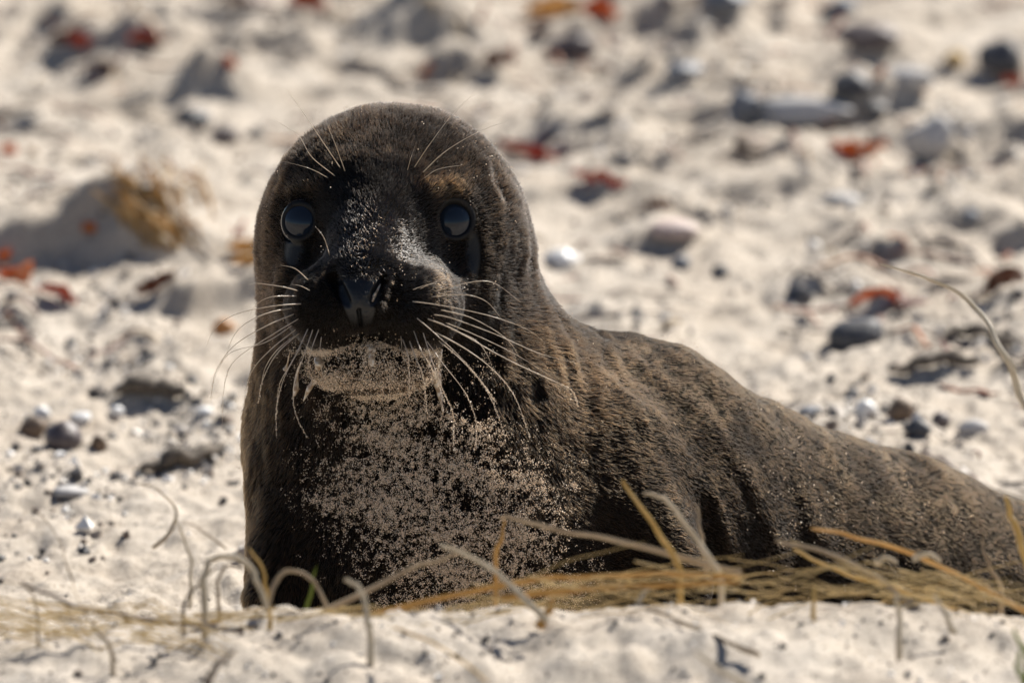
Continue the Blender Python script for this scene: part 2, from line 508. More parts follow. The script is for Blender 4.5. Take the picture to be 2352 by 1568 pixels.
def seal_sdf(P, fine=True):
    # neck and trunk
    d = cone(P, A(905, 620, 3.2), A(915, 1000, 3.4), 3.05, 3.42)
    d = smin(d, cone(P, A(915, 1000, 3.4), A(985, 1270, 3.3), 3.42, 4.32), 0.6)
    t = cone(P, A(1130, 1130, 4.2), A(1400, 1178, 6.5), 3.9, 4.12)
    t = smin(t, cone(P, A(1400, 1178, 6.5), A(1650, 1302, 8.8), 4.12, 3.92), 0.5)
    t = smin(t, cone(P, A(1650, 1302, 8.8), A(2000, 1392, 11.2), 3.95, 3.7), 0.5)
    t = smin(t, cone(P, A(2000, 1392, 11.2), A(2380, 1500, 13.2), 3.7, 3.25), 0.5)
    t = smin(t, cone(P, A(2380, 1500, 13.2), A(2720, 1560, 15.0), 3.25, 2.0), 0.5)
    t = smin(t, cone(P, A(2720, 1560, 15.0), A(2980, 1580, 16.4), 2.0, 1.0), 0.5)
    # hind flippers
    t = smin(t, ell(P, A(3120, 1590, 16.2), (1.7, 0.35, 0.75)), 0.5)
    t = smin(t, ell(P, A(3100, 1590, 17.8), (1.7, 0.35, 0.75)), 0.5)
    d = smin(d, t, 2.7)
    # forelimbs
    f = cone(P, A(1370, 1085, 2.7), A(1535, 1335, 1.5), 1.9, 1.0)
    f = smin(f, ell(P, A(1620, 1445, 0.8), (1.2, 0.38, 0.7)), 0.6)
    d = smin(d, f, 0.7)
    f = cone(P, A(720, 1130, 2.0), A(640, 1370, 0.6), 1.5, 0.82)
    f = smin(f, ell(P, A(630, 1450, -0.3), (0.75, 0.35, 1.1)), 0.5)
    d = smin(d, f, 0.6)
    # head
    h = ell(P, A(903, 545, 2.1), (3.06, 3.03, 3.3))
    h = smin(h, ell(P, A(872, 690, 0.55), (2.35, 1.75, 2.0)), 0.9)
    h = smin(h, cone(P, A(868, 470, 0.0), A(840, 632, -2.25), 1.22, 0.84), 0.55)
    # sockets
    h = smax(h, -ell(P, A(690, 560, -1.0), (0.50, 0.62, 0.45)), 0.45)
    h = smax(h, -ell(P, A(1062, 565, -1.0), (0.50, 0.62, 0.45)), 0.45)
    # muzzle pads, nose, chin
    h = smin(h, ell(P, A(757, 708, -1.85), (1.02, 0.98, 1.35)), 0.60)
    h = smin(h, ell(P, A(952, 704, -1.85), (1.12, 1.04, 1.38)), 0.60)
    h = smin(h, ell(P, A(828, 690, -2.80), (0.62, 0.70, 0.66)), 0.34)
    j = ell(P, A(858, 836, -1.1), (1.42, 0.64, 1.40))
    h = smin(h, j, 0.26)
    d = smin(d, h, 0.8)
    if not fine: return d
    n = np.nonzero((np.abs(d) < 0.7) & (P[:, 2] < 0.9) & (P[:, 1] > -8.6))[0]
    if len(n) == 0: return d
    Q = P[n]; dn = d[n].copy()
    vis = Q[:, 2]
    # eyes
    for (c, a, r) in EYES:
        q = Q - c
        ln = np.linalg.norm(q, axis=1)
        dn = smax(dn, -(ln - r * 1.02), 0.05)
        dn = smax(dn, -cone(Q, c + a * r * 0.6, c + a * 1.7, r * 0.62, r * 0.86), 0.10)
        ca = q @ a
        rad = np.linalg.norm(q - ca[:, None] * a, axis=1)
        ring = np.sqrt((rad - r * 0.68) ** 2 + (ca - r * 0.74) ** 2) - 0.065
        dn = smin(dn, ring, 0.14)
    # nostrils, lip cleft, mouth line
    dn = smax(dn, -cone(Q, A(880, 638, -3.1), A(860, 688, -3.45), 0.13, 0.14), 0.04)
    dn = smax(dn, -cone(Q, A(768, 642, -3.0), A(795, 694, -3.45), 0.19, 0.13), 0.06)
    dn = smin(dn, cone(Q, A(893, 638, -3.1), A(873, 700, -3.42), 0.05, 0.055), 0.05)
    dn += 0.13 * np.exp(-(poly_d(Q, [(829, 715), (834, 760), (838, 790)]) / 0.045) ** 2) * sstep(-1.8, -2.2, vis)
    dn += 0.10 * np.exp(-(poly_d(Q, [(690, 800), (730, 812), (790, 797), (838, 789), (900, 797), (985, 812), (1030, 795)]) / 0.06) ** 2) * sstep(0.0, -0.6, vis)
    d[n] = dn
    return d

def seal_relief(Q):
    """folds, wrinkles, ear and follicle relief: outward shift along the normal"""
    dn = np.zeros(len(Q))
    vis = Q[:, 2]
    kf = (D / (D + Q[:, 2]))[:, None]
    Qa = Q.copy(); Qa[:, :2] = (Q[:, :2] - np.array((11.76, -7.84))) * kf + np.array((11.76, -7.84))
    front = sstep(13.5, 9.0, Q[:, 2])
    def line(pts, ww, src):
        e = 3 * ww * 100
        xs = [p[0] for p in pts]; ys = [p[1] for p in pts]
        i = np.nonzero((src[:, 0] * 100 > min(xs) - e) & (src[:, 0] * 100 < max(xs) + e) & (-src[:, 1] * 100 > min(ys) - e) & (-src[:, 1] * 100 < max(ys) + e))[0]
        r = np.zeros(len(src))
        r[i] = np.exp(-(poly_d(src[i], pts) / ww) ** 2)
        return r
    for pts, hh, ww in RIDGES: dn += 0.65 * hh * line(pts, ww, Qa) * front
    for pts, hh, ww in GROOVES: dn -= 0.38 * hh * line(pts, ww * 1.2, Qa) * front
    body = sstep(13.2, 15.5, Q[:, 0])
    s = Q @ np.array((0.78, 0.35, 0.52)); u = Q @ np.array((-0.45, 0.88, 0.1))
    dn -= body * 0.036 * noise3(s * 1.5, u * 0.42, Q[:, 2] * 0.15, 3)
    dn -= body * 0.014 * noise3(s * 3.1, u * 0.8, Q[:, 2] * 0.3, 4)
    neck = sstep(10.6, 11.6, Q[:, 0]) * sstep(-4.0, -5.5, Q[:, 1]) * sstep(-10.5, -8.5, Q[:, 1]) * (1 - body)
    nl = sstep(7.4, 6.6, Q[:, 0]) * sstep(-4.5, -6, Q[:, 1])
    dn -= (neck * 0.065 + nl * 0.045) * noise3((Q[:, 0] + 0.12 * Q[:, 1]) * 3.4, Q[:, 1] * 0.75, Q[:, 2] * 1.6, 6)
    dn -= 0.022 * noise3(Q[:, 0] * 2.2, Q[:, 1] * 2.2, Q[:, 2] * 2.2, 8)
    dn += 0.045 * line([(1112, 372), (1122, 420), (1148, 470)], 0.09, Q) * sstep(1.6, 0.9, vis)
    dn -= 0.06 * line([(1134, 380), (1142, 420), (1167, 465)], 0.09, Q) * sstep(2.2, 1.4, vis)
    dn += 0.09 * line([(670, 438), (710, 425), (745, 440)], 0.22, Q) * sstep(1.0, 0.5, vis)
    dn += 0.10 * line([(985, 432), (1030, 424), (1065, 445)], 0.22, Q) * sstep(1.0, 0.5, vis)
    dn += 0.05 * line([(655, 400), (643, 440), (632, 470)], 0.09, Q) * sstep(1.6, 0.9, vis)
    pad = sstep(1.35, 0.9, np.minimum(np.linalg.norm(Q[:, :2] - A(757, 715, 0)[:2], axis=1), np.linalg.norm(Q[:, :2] - A(955, 715, 0)[:2], axis=1))) * sstep(-0.4, -1.2, vis)
    dn += pad * 0.030 * np.maximum(0, noise3(Q[:, 0] * 6.5, Q[:, 1] * 6.5, Q[:, 2] * 3, 9))
    return dn

def surface_nets(f, o, h):
    ins = f < 0
    cnt = np.zeros(tuple(s - 1 for s in f.shape), np.int8)
    corners = [(i, j, k) for i in (0, 1) for j in (0, 1) for k in (0, 1)]
    sl = lambda c, sh: tuple(slice(c[a], sh[a] - 1 + c[a]) for a in range(3))
    for c in corners: cnt += ins[sl(c, f.shape)]
    act = np.argwhere((cnt > 0) & (cnt < 8))
    vid = np.full(cnt.shape, -1, np.int64)
    vid[tuple(act.T)] = np.arange(len(act))
    acc = np.zeros((len(act), 3)); num = np.zeros(len(act))
    for c in corners:
        for a in range(3):
            if c[a] == 1: continue
            e = list(c); e[a] = 1
            p0 = act + c; p1 = act + e
            v0 = f[tuple(p0.T)]; v1 = f[tuple(p1.T)]
            cr = (v0 < 0) != (v1 < 0)
            t = np.where(cr, v0 / np.where(cr, v0 - v1, 1), 0)
            p = p0 + t[:, None] * (np.array(e) - np.array(c))
            acc[cr] += p[cr]; num[cr] += 1
    V = o + h * acc / num[:, None]
    quads = []
    for a in range(3):
        b_, c_ = (a + 1) % 3, (a + 2) % 3
        s0 = [slice(None)] * 3; s1 = [slice(None)] * 3
        s0[a] = slice(0, -1); s1[a] = slice(1, None)
        i0, i1 = ins[tuple(s0)], ins[tuple(s1)]
        for flip, m_ in ((False, i0 & ~i1), (True, ~i0 & i1)):
            e = np.argwhere(m_)
            e = e[(e[:, b_] > 0) & (e[:, c_] > 0) & (e[:, b_] < f.shape[b_] - 1) & (e[:, c_] < f.shape[c_] - 1)]
            if len(e) == 0: continue
            q = []
            for db, dc in ((-1, -1), (0, -1), (0, 0), (-1, 0)):
                p = e.copy(); p[:, b_] += db; p[:, c_] += dc
                q.append(vid[tuple(p.T)])
            q = np.stack(q, 1)
            quads.append(q[:, ::-1] if flip else q)
    return V, np.concatenate(quads)

H = 0.095
lo, hi = np.array((4.6, -19.6, -4.2)), np.array((34.5, -1.9, 21.0))
K = 5
nc_ = np.ceil((hi - lo) / (H * K)).astype(int)
cg = [lo[a] + H * (K - 1) / 2 + H * K * np.arange(nc_[a]) for a in range(3)]
CG = np.stack(np.meshgrid(*cg, indexing='ij'), -1).reshape(-1, 3)
cf = seal_sdf(CG, False).reshape(nc_)
ff = np.repeat(np.repeat(np.repeat(cf, K, 0), K, 1), K, 2).astype(np.float32)
near_ = np.argwhere(np.abs(ff) < 0.75)
for i in range(0, len(near_), 400000):
    b_ = near_[i:i + 400000]
    ff[tuple(b_.T)] = seal_sdf(lo + H * b_)
V, Q = surface_nets(ff, lo, H)
del ff, CG, near_

TET = np.array(((1, -1, -1), (-1, -1, 1), (-1, 1, -1), (1, 1, 1)), float)
def project(V, it=2, e=0.012):
    for _ in range(it):
        g = 0; f = 0
        for k in TET:
            v = seal_sdf(V + k * e)
            g = g + v[:, None] * k / (4 * e); f = f + v / 4
        st = f[:, None] * g / np.maximum((g * g).sum(1, keepdims=True), 0.15)
        l = np.linalg.norm(st, axis=1, keepdims=True)
        V = V - st * np.minimum(1, 0.06 / np.maximum(l, 1e-9))
    return V

def vert_normals(V, T):
    fn = np.cross(V[T[:, 1]] - V[T[:, 0]], V[T[:, 2]] - V[T[:, 0]])
    n = np.zeros_like(V)
    for a in range(3):
        for c in range(3):
            n[:, c] += np.bincount(T[:, a], fn[:, c], len(V))
    return n / np.maximum(np.linalg.norm(n, axis=1, keepdims=True), 1e-9)

me = np_mesh('body', V, Q)
bm = bmesh.new(); bm.from_mesh(me)
for rnd, box in enumerate((((5.9, 11.9), (-8.9, -3.6), (-5, 1.0)), ((6.2, 11.3), (-8.3, -4.2), (-5, 0.4)))):
    es = set()
    for f_ in bm.faces:
        c = f_.calc_center_median()
        if all(box[a][0] < c[a] < box[a][1] for a in range(3)):
            es.update(f_.edges)
    bmesh.ops.subdivide_edges(bm, edges=list(es), cuts=1, use_grid_fill=True)
bmesh.ops.triangulate(bm, faces=bm.faces)
bm.to_mesh(me); bm.free()
nv = len(me.vertices)
V = np.empty(nv * 3, np.float32); me.vertices.foreach_get('co', V); V = V.reshape(-1, 3).astype(np.float64)
tri = np.empty(len(me.polygons) * 3, np.int32); me.loops.foreach_get('vertex_index', tri); tri = tri.reshape(-1, 3)
V = project(V, 2)
V = V + vert_normals(V, tri) * seal_relief(V)[:, None]
VN = vert_normals(V, tri)
if VN[np.argmin(V[:, 2]), 2] > 0: VN = -VN; print('flipped normals')

def bare_mask(P):
    """where skin shows instead of fur: eye surround, nose pad, nostrils"""
    b = np.zeros(len(P))
    for (c, a, r) in EYES:
        q = P - c
        ca = q @ a
        rad = np.linalg.norm(q - ca[:, None] * a, axis=1)
        b = np.maximum(b, 0.62 * sstep(r * 0.84, r * 0.74, rad) * (np.linalg.norm(q, axis=1) < 1.2))
    fr = sstep(0.9, 0.2, P[:, 2])
    for e in ((676, 578, 0.26, 0.42), (1086, 585, 0.19, 0.62)):       # tear-wet patches
        b = np.maximum(b, 0.80 * sstep(1.2, 0.6, np.hypot((P[:, 0] - e[0] / 100) / e[2], (P[:, 1] + e[1] / 100) / e[3])) * fr)
    # nose: wide at the nostrils, narrowing down to the lip
    yy = -P[:, 1] * 100; cx = 829 + (yy - 640) * 0.04
    hw = np.where(yy < 680, 46 - 0 * yy, 46 - (yy - 680) * 0.36)
    m_ = sstep(1.12, 0.9, np.abs(P[:, 0] * 100 - cx) / np.maximum(hw, 8)) * sstep(634, 648, yy) * sstep(765, 715, yy) * (P[:, 2] < -2.3)
    b = np.maximum(b, m_)
    return np.clip(b, 0, 1)

bare = bare_mask(V)
ba = me.attributes.new('bare', 'FLOAT', 'POINT')
ba.data.foreach_set('value', bare.astype(np.float32))
base = to_world(A(1400, 1650, 5)); base[2] = 0.0
VW = to_world(V)
me.vertices.foreach_set('co', (VW - base).astype(np.float32).ravel())
me.update()
me.polygons.foreach_set('use_smooth', np.ones(len(me.polygons), bool))
seal = link('seal', None)
seal.location = base
tag(seal, 'dark brown seal pup with raised head and sandy chest facing the camera', 'seal')
body = link('body', me, M['skin'], seal)

def seal_child(name, me_, mat):
    """mesh given in world coordinates -> child of the seal"""
    n = len(me_.vertices)
    a = np.empty(n * 3, np.float32); me_.vertices.foreach_get('co', a)
    a = (a.reshape(-1, 3) - base).astype(np.float32)
    me_.vertices.foreach_set('co', a.ravel()); me_.update()
    return link(name, me_, mat, seal)

BVH = BVHTree.FromPolygons([tuple(v) for v in V.tolist()], tri.tolist())
def trace(x, y):
    """view-space point where the seal's skin shows at a photo px"""
    p0, p1 = uvw(x, y, -6.0), uvw(x, y, 20.0)
    loc = BVH.ray_cast(Vector(p0), Vector(p1 - p0).normalized())[0]
    return np.array(loc) if loc is not None else uvw(x, y, 2.0)

# eyes: eyeball > cornea-smooth ball set in the lids
for (c, a, r) in EYES:
    bm = bmesh.new()
    bmesh.ops.create_uvsphere(bm, u_segments=48, v_segments=32, radius=r * S)
    # flatten the hidden half, bulge the cornea slightly
    aw = Vector(to_world(c + a) - to_world(c)).normalized()
    for v in bm.verts:
        k = v.co.normalized().dot(aw)
        v.co *= 1.0 + 0.05 * max(0, k - 0.6)
        v.co += Vector(to_world(c))
    for f_ in bm.faces: f_.smooth = True
    em = bpy.data.meshes.new('eye'); bm.to_mesh(em); bm.free()
    seal_child('eye', em, M['eye'])

# fur
Pa, Pb, Pc = V[tri[:, 0]], V[tri[:, 1]], V[tri[:, 2]]
ar = 0.5 * np.linalg.norm(np.cross(Pb - Pa, Pc - Pa), axis=1)
tc_ = (Pa + Pb + Pc) / 3
tn = VN[tri].mean(1)
bt = bare[tri].mean(1)

def sample(n, weight):
    cum = np.cumsum(weight); cum /= cum[-1]
    t = np.searchsorted(cum, rng.random(n))
    t = np.minimum(t, len(tri) - 1)
    r1 = np.sqrt(rng.random(n)); r2_ = rng.random(n)
    w = np.stack([1 - r1, r1 * (1 - r2_), r1 * r2_], 1)[:, :, None]
    P = Pa[t] * w[:, :1, 0] + Pb[t] * w[:, 1:2, 0] + Pc[t] * w[:, 2:3, 0]
    Nn = (VN[tri[t]] * w).sum(1)
    return P, Nn / np.maximum(np.linalg.norm(Nn, axis=1, keepdims=True), 1e-6)

NOSE = A(835, 640, -3.0)
def flow(P, Nn):
    d1 = P - NOSE; d1 /= np.linalg.norm(d1, axis=1, keepdims=True)
    d1 = d1 + np.array((0, 0.0, 0.55))
    d2 = np.stack([0.10 * (P[:, 0] - 9.0), np.full(len(P), -1.0), np.full(len(P), 0.25)], 1)
    d3 = np.tile(np.array((0.72, -0.42, 0.50)), (len(P), 1))
    w2 = sstep(-7.2, -9.2, P[:, 1])[:, None]
    w3 = sstep(11.6, 14.0, P[:, 0])[:, None] * sstep(-5.5, -7.5, P[:, 1])[:, None]
    d = d1 * (1 - w2) + d2 * w2
    d = d * (1 - w3) + d3 * w3
    q = P * 1.7
    d = d + 0.30 * np.stack([noise3(q[:, 0], q[:, 1], q[:, 2], 71), noise3(q[:, 0], q[:, 1], q[:, 2], 72), noise3(q[:, 0], q[:, 1], q[:, 2], 73)], 1)
    q = P * 9.0
    d = d + (0.26 - 0.15 * sstep(12.0, 15.0, P[:, 0]))[:, None] * np.stack([noise3(q[:, 0], q[:, 1], q[:, 2], 74), noise3(q[:, 0], q[:, 1], q[:, 2], 75), noise3(q[:, 0], q[:, 1], q[:, 2], 76)], 1)
    wz = sstep(1.5, 0.6, np.hypot((P[:, 0] - 8.55) / 0.75, (P[:, 1] + 5.6) / 0.95)) * (P[:, 2] < -0.6)
    d += (0.16 + 0.45 * wz)[:, None] * rng.standard_normal(d.shape)
    t = d - (d * Nn).sum(1, keepdims=True) * Nn
    return t / np.maximum(np.linalg.norm(t, axis=1, keepdims=True), 1e-6)

if FUR:
    face = (tn[:, 2] < 0.35)
    inview = (tc_[:, 0] < 25.5) & (tc_[:, 1] > -16.2)
    headz = (tc_[:, 1] > -9.5) & (tc_[:, 0] < 13)
    dens = np.where(face & inview, 1.0, 0.14) * np.where(headz, 1.35, 1.0) * (1 - sstep(0.25, 0.75, bt))
    muzz = (tc_[:, 2] < -0.6) & (tc_[:, 1] > -8.3)
    dens = dens * np.where(muzz, 2.0, 1.0)
    NH = 470000
    P, Nn = sample(NH, ar * dens)
    T = flow(P, Nn)
    bsk = bare_mask(P)
    keep = bsk < 0.56
    P, Nn, T, bsk = P[keep], Nn[keep], T[keep], bsk[keep]
    n = len(P)
    # length (in S units; 0.1 = 3.3 mm)
    L = np.full(n, 0.21)
    L = L - 0.075 * sstep(12.5, 15.5, P[:, 0])
    hd = sstep(-9.5, -8.0, P[:, 1]) * sstep(13.0, 12.0, P[:, 0])
    L = L * (1 - hd) + 0.235 * hd
    mz = sstep(-0.2, -1.4, P[:, 2]) * sstep(-8.6, -8.0, P[:, 1])
    L = L * (1 - mz) + 0.125 * mz
    fc = sstep(1.2, 0.0, P[:, 2]) * sstep(-8.6, -8.0, P[:, 1]) * (1 - mz)
    L = L * (1 - 0.38 * fc)
    for (c, a, r) in EYES:
        L *= 0.45 + 0.55 * sstep(0.55, 1.1, np.linalg.norm(P - c, axis=1))
    L *= rng.uniform(0.6, 1.2, n) * (1 + 0.25 * noise3(P[:, 0] * 5, P[:, 1] * 5, P[:, 2] * 5, 77))
    lift = np.where(hd > 0.5, 0.62 + 0.28 * sstep(-4.6, -3.2, P[:, 1]), 0.46 - 0.16 * sstep(12.5, 15.0, P[:, 0])) * (1 - 0.5 * mz) + 0.12 * rng.standard_normal(n)
    wetm = sstep(1.5, 0.6, np.hypot((P[:, 0] - 8.55) / 0.75, (P[:, 1] + 5.6) / 0.95)) * (P[:, 2] < -0.6) + 0.5 * mz * sstep(-7.9, -6.6, P[:, 1]) * sstep(8.6, 9.2, P[:, 0])
    wetm = np.clip(wetm, 0, 1)
    painted_sheen = np.exp(-((P[:, 0] - 17.95) / 0.30) ** 2 - ((P[:, 1] + 12.9) / 0.75) ** 2)
    wetm = np.maximum(wetm, 0.7 * painted_sheen)  # extra gloss for the flank sheen patch, the fur there is not damp
    lift = lift * (1 - 0.4 * wetm) + 0.32 * wetm * rng.standard_normal(n)
    lift = np.clip(lift, 0.08, 1.1)
    ca_, sa_ = np.cos(lift)[:, None], np.sin(lift)[:, None]
    s_ = np.array((0.0, 0.36, 0.70, 1.0))
    pts = np.empty((n, 4, 3))
    for k in range(4):
        s1 = s_[k]
        pts[:, k] = P - 0.012 * Nn + L[:, None] * (T * ca_ * (s1 + 0.22 * s1 * s1) + Nn * sa_ * (s1 - 0.42 * s1 * s1))
    # tone: black face, brown flanks and brows
    bodyw = sstep(11.5, 14.5, P[:, 0])
    tone = 0.385 + 0.08 * noise3(P[:, 0] * 1.3, P[:, 1] * 1.3, P[:, 2] * 1.3, 81) + (0.13 - 0.085 * bodyw) * rng.standard_normal(n)
    tone += 0.06 * bodyw
    tone -= 0.22 * sstep(1.25, 0.75, np.hypot((P[:, 0] - 8.75) / 1.25, (P[:, 1] + 5.6) / 1.75)) * (P[:, 2] < 0.6)
    tone -= 0.11 * hd
    tone += 0.55 * painted_sheen  # sun sheen on the low flank fold, painted as paler fur
    tone -= 0.20 * mz + 0.08 * fc
    tone += 0.14 * mz * sstep(9.0, 10.2, P[:, 0])
    for (x, y, rx, ry, am) in ((690, 430, 0.5, 0.30, 0.45), (1025, 437, 0.55, 0.28, 0.60), (1140, 430, 0.25, 0.6, 0.12)):
        tone += am * np.exp(-((P[:, 0] - x / 100) / rx) ** 2 - ((P[:, 1] + y / 100) / ry) ** 2) * (P[:, 2] < 2)
    tone += 0.14 * sstep(7.0, 6.2, P[:, 0])
    spots = noise3(P[:, 0] * 0.8, P[:, 1] * 0.8, P[:, 2] * 0.5, 83)
    tone -= 0.22 * bodyw * sstep(0.25, 0.6, spots)
    tone = np.clip(tone, 0.02, 1)
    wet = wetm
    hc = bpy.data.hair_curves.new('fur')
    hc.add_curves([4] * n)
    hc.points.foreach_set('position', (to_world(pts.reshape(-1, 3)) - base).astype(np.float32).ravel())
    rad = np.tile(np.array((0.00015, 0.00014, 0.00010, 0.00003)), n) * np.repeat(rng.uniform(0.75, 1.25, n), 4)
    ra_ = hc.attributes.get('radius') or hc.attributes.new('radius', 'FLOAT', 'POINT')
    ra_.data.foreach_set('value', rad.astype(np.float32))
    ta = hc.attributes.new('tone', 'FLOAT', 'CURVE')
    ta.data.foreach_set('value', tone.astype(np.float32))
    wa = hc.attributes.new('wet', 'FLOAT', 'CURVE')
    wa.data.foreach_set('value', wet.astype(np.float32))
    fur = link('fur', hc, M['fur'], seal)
    tag(fur, kind='stuff')

# sand stuck to throat, chest and lips
OCT_V = np.array([(1, 0, 0), (-1, 0, 0), (0, 1, 0), (0, -1, 0), (0, 0, 1), (0, 0, -1)], float)
OCT_F = np.array([(0, 2, 4), (2, 1, 4), (1, 3, 4), (3, 0, 4), (2, 0, 5), (1, 2, 5), (3, 1, 5), (0, 3, 5)])
def grains(name, C, r):
    """one mesh of many small irregular grains; C world positions"""
    n = len(C)
    jit = 1 + 0.45 * (rng.random((n, 6, 1)) - 0.5)
    q = rng.standard_normal((n, 4)); q /= np.linalg.norm(q, axis=1, keepdims=True)
    w, x, y, z = q.T
    Rm = np.stack([1 - 2 * (y * y + z * z), 2 * (x * y - z * w), 2 * (x * z + y * w), 2 * (x * y + z * w), 1 - 2 * (x * x + z * z), 2 * (y * z - x * w), 2 * (x * z - y * w), 2 * (y * z + x * w), 1 - 2 * (x * x + y * y)], 1).reshape(n, 3, 3)
    loc = np.einsum('nij,nkj->nki', Rm, OCT_V[None] * jit * np.asarray(r)[:, None, None])
    VV = (C[:, None] + loc).reshape(-1, 3)
    FF = (OCT_F[None] + 6 * np.arange(n)[:, None, None]).reshape(-1, 3)
    return np_mesh(name, VV, FF, smooth=False)

def in_chest(P):
    """coverage 0..1 of the sandy bib, in photo px"""
    kf = D / (D + P[:, 2])
    x = ((P[:, 0] - 11.76) * kf + 11.76) * 100; y = -((P[:, 1] + 7.84) * kf - 7.84) * 100
    left = np.interp(y, [880, 950, 1050, 1150, 1200, 1260, 1400, 1500], [740, 715, 680, 655, 665, 730, 820, 850])
    right = np.interp(y, [880, 950, 1000, 1050, 1120, 1220, 1300, 1500], [1040, 1120, 1280, 1315, 1325, 1335, 1395, 1400])
    ed = np.minimum(x - left, right - x)
    c = sstep(-25, 120, ed + 45 * noise3(P[:, 0] * 1.9, P[:, 1] * 1.9, P[:, 2] * 1.9, 94)) * sstep(868, 905, y)
    c = c * (1 - 0.55 * np.exp(-((y - 905) / 20) ** 2))
    c = c * (1 - 0.5 * np.exp(-((x - 1190) / 60) ** 2 - ((y - 1000) / 60) ** 2)) * (1 - 0.45 * np.exp(-((x - 760) / 60) ** 2 - ((y - 1230) / 70) ** 2))
    n1_ = noise3(P[:, 0] * 1.0 + 0.5 * P[:, 1], P[:, 1] * 2.6, P[:, 2], 91) * 0.46
    n2_ = noise3(P[:, 0] * 15, P[:, 1] * 15, P[:, 2] * 15, 92) * 0.75 + noise3(P[:, 0] * 6, P[:, 1] * 6, P[:, 2] * 6, 93) * 0.25
    c = c * np.clip(0.42 + n1_ + n2_ + 0.25 * sstep(40, 220, ed), 0, 1.3)
    # chin and lips
    ch = np.exp(-((x - 855) / 150) ** 4) * sstep(792, 806, y) * sstep(895, 878, y)
    c = np.maximum(c, ch * np.clip(0.50 + n2_ * 0.8 + 0.35 * np.exp(-((y - 860) / 22) ** 2), 0, 1.2))
    lip = np.exp(-((x - 845) / 170) ** 4) * np.exp(-((y - 803) / 7) ** 2)
    c = np.maximum(c, lip * 1.1)
    # scattered specks on the upper lip and right cheek
    c = np.maximum(c, 0.10 * np.exp(-((x - 840) / 110) ** 2) * np.exp(-((y - 775) / 18) ** 2))
    c = np.maximum(c, 0.22 * np.exp(-((x - 1100) / 70) ** 2) * np.exp(-((y - 850) / 60) ** 2) * np.clip(n2_ + 0.6, 0, 1))
    return c

reg = (tc_[:, 0] > 6.3) & (tc_[:, 0] < 14.3) & (tc_[:, 1] < -7.6) & (tc_[:, 1] > -15.5) & (tc_[:, 2] < 2.5) & (tn[:, 2] < 0.1)
P, Nn = sample(90000, ar * reg)
c = in_chest(P)
k = rng.random(len(P)) < c * 0.68
P, Nn, c = P[k], Nn[k], c[k]
cnt = np.clip(rng.poisson(1.0 + 5.5 * np.clip(c, 0, 1)), 1, 12)          # grains per clump
ci = np.repeat(np.arange(len(P)), cnt)
y_ = -P[ci, 1]
spread = np.where(y_ < 8.95, 0.045, 0.030) * rng.uniform(0.6, 1.3, len(P))[ci]
off = np.where(y_ < 8.95, 0.05, 0.10) + rng.uniform(0.0, 0.09, len(ci))
Pg = P[ci] + Nn[ci] * off[:, None] + spread[:, None] * rng.standard_normal((len(ci), 3))
G = to_world(Pg)
gr = rng.uniform(0.00020, 0.00046, len(ci)) * (1 + 0.5 * (rng.random(len(ci)) < 0.06))
print('sand grains', len(ci))
tag(seal_child('sand_crust', grains('sand_crust', G, gr), M['grain']), kind='stuff')
# loose specks over flank and brow
reg2 = (tn[:, 2] < 0.3) & (tc_[:, 0] < 25) & (tc_[:, 1] > -15)
P, Nn = sample(5200, ar * reg2)
xx, yy_ = P[:, 0] * 100, -P[:, 1] * 100
pr = 0.03 + 0.9 * np.exp(-((xx - 1830) / 60) ** 2 - ((yy_ - 1180) / 130) ** 2) + 0.55 * np.exp(-((xx - 2060) / 130) ** 2 - ((yy_ - 1220) / 90) ** 2) + 0.8 * sstep(2200, 2380, xx) * sstep(1250, 1400, yy_) + 0.25 * np.exp(-((xx - 1080) / 60) ** 2 - ((yy_ - 390) / 50) ** 2) + 0.2 * np.exp(-((xx - 1000) / 60) ** 2 - ((yy_ - 640) / 60) ** 2)
k = rng.random(len(P)) < pr
P, Nn = P[k], Nn[k]
for _ in range(2):
    P = np.concatenate([P, P[: len(P) // 2] + 0.05 * rng.standard_normal((len(P) // 2, 3))]); Nn = np.concatenate([Nn, Nn[: len(Nn) // 2]])
tag(seal_child('sand_specks', grains('sand_specks', to_world(P + Nn * 0.16), rng.uniform(0.00028, 0.00060, len(P))), M['grain']), kind='stuff')

# whiskers
def tube(pts, radii, sides=6, cap=True, flat=1.0, flat_dir=None):
    """swept tube; pts (n,3) world, radii (n)"""
    pts = np.asarray(pts, float); n = len(pts)
    tg = np.gradient(pts, axis=0); tg /= np.maximum(np.linalg.norm(tg, axis=1, keepdims=True), 1e-9)
    ref = np.array((0.0, 0.0, 1.0)) if flat_dir is None else np.asarray(flat_dir, float)
    a = np.cross(tg, ref); bad = np.linalg.norm(a, axis=1) < 1e-3
    a[bad] = np.cross(tg[bad], np.array((1.0, 0, 0)))
    a /= np.linalg.norm(a, axis=1, keepdims=True)
    b_ = np.cross(a, tg)
    ang = np.arange(sides) / sides * 2 * math.pi
    ring = np.cos(ang)[None, :, None] * a[:, None] + np.sin(ang)[None, :, None] * b_[:, None] * flat
    VV = (pts[:, None] + ring * np.asarray(radii)[:, None, None]).reshape(-1, 3)
    i = np.arange(n - 1)[:, None] * sides + np.arange(sides)[None]
    j = np.arange(n - 1)[:, None] * sides + (np.arange(sides)[None] + 1) % sides
    FF = np.stack([i, j, j + sides, i + sides], -1).reshape(-1, 4)
    return VV, FF

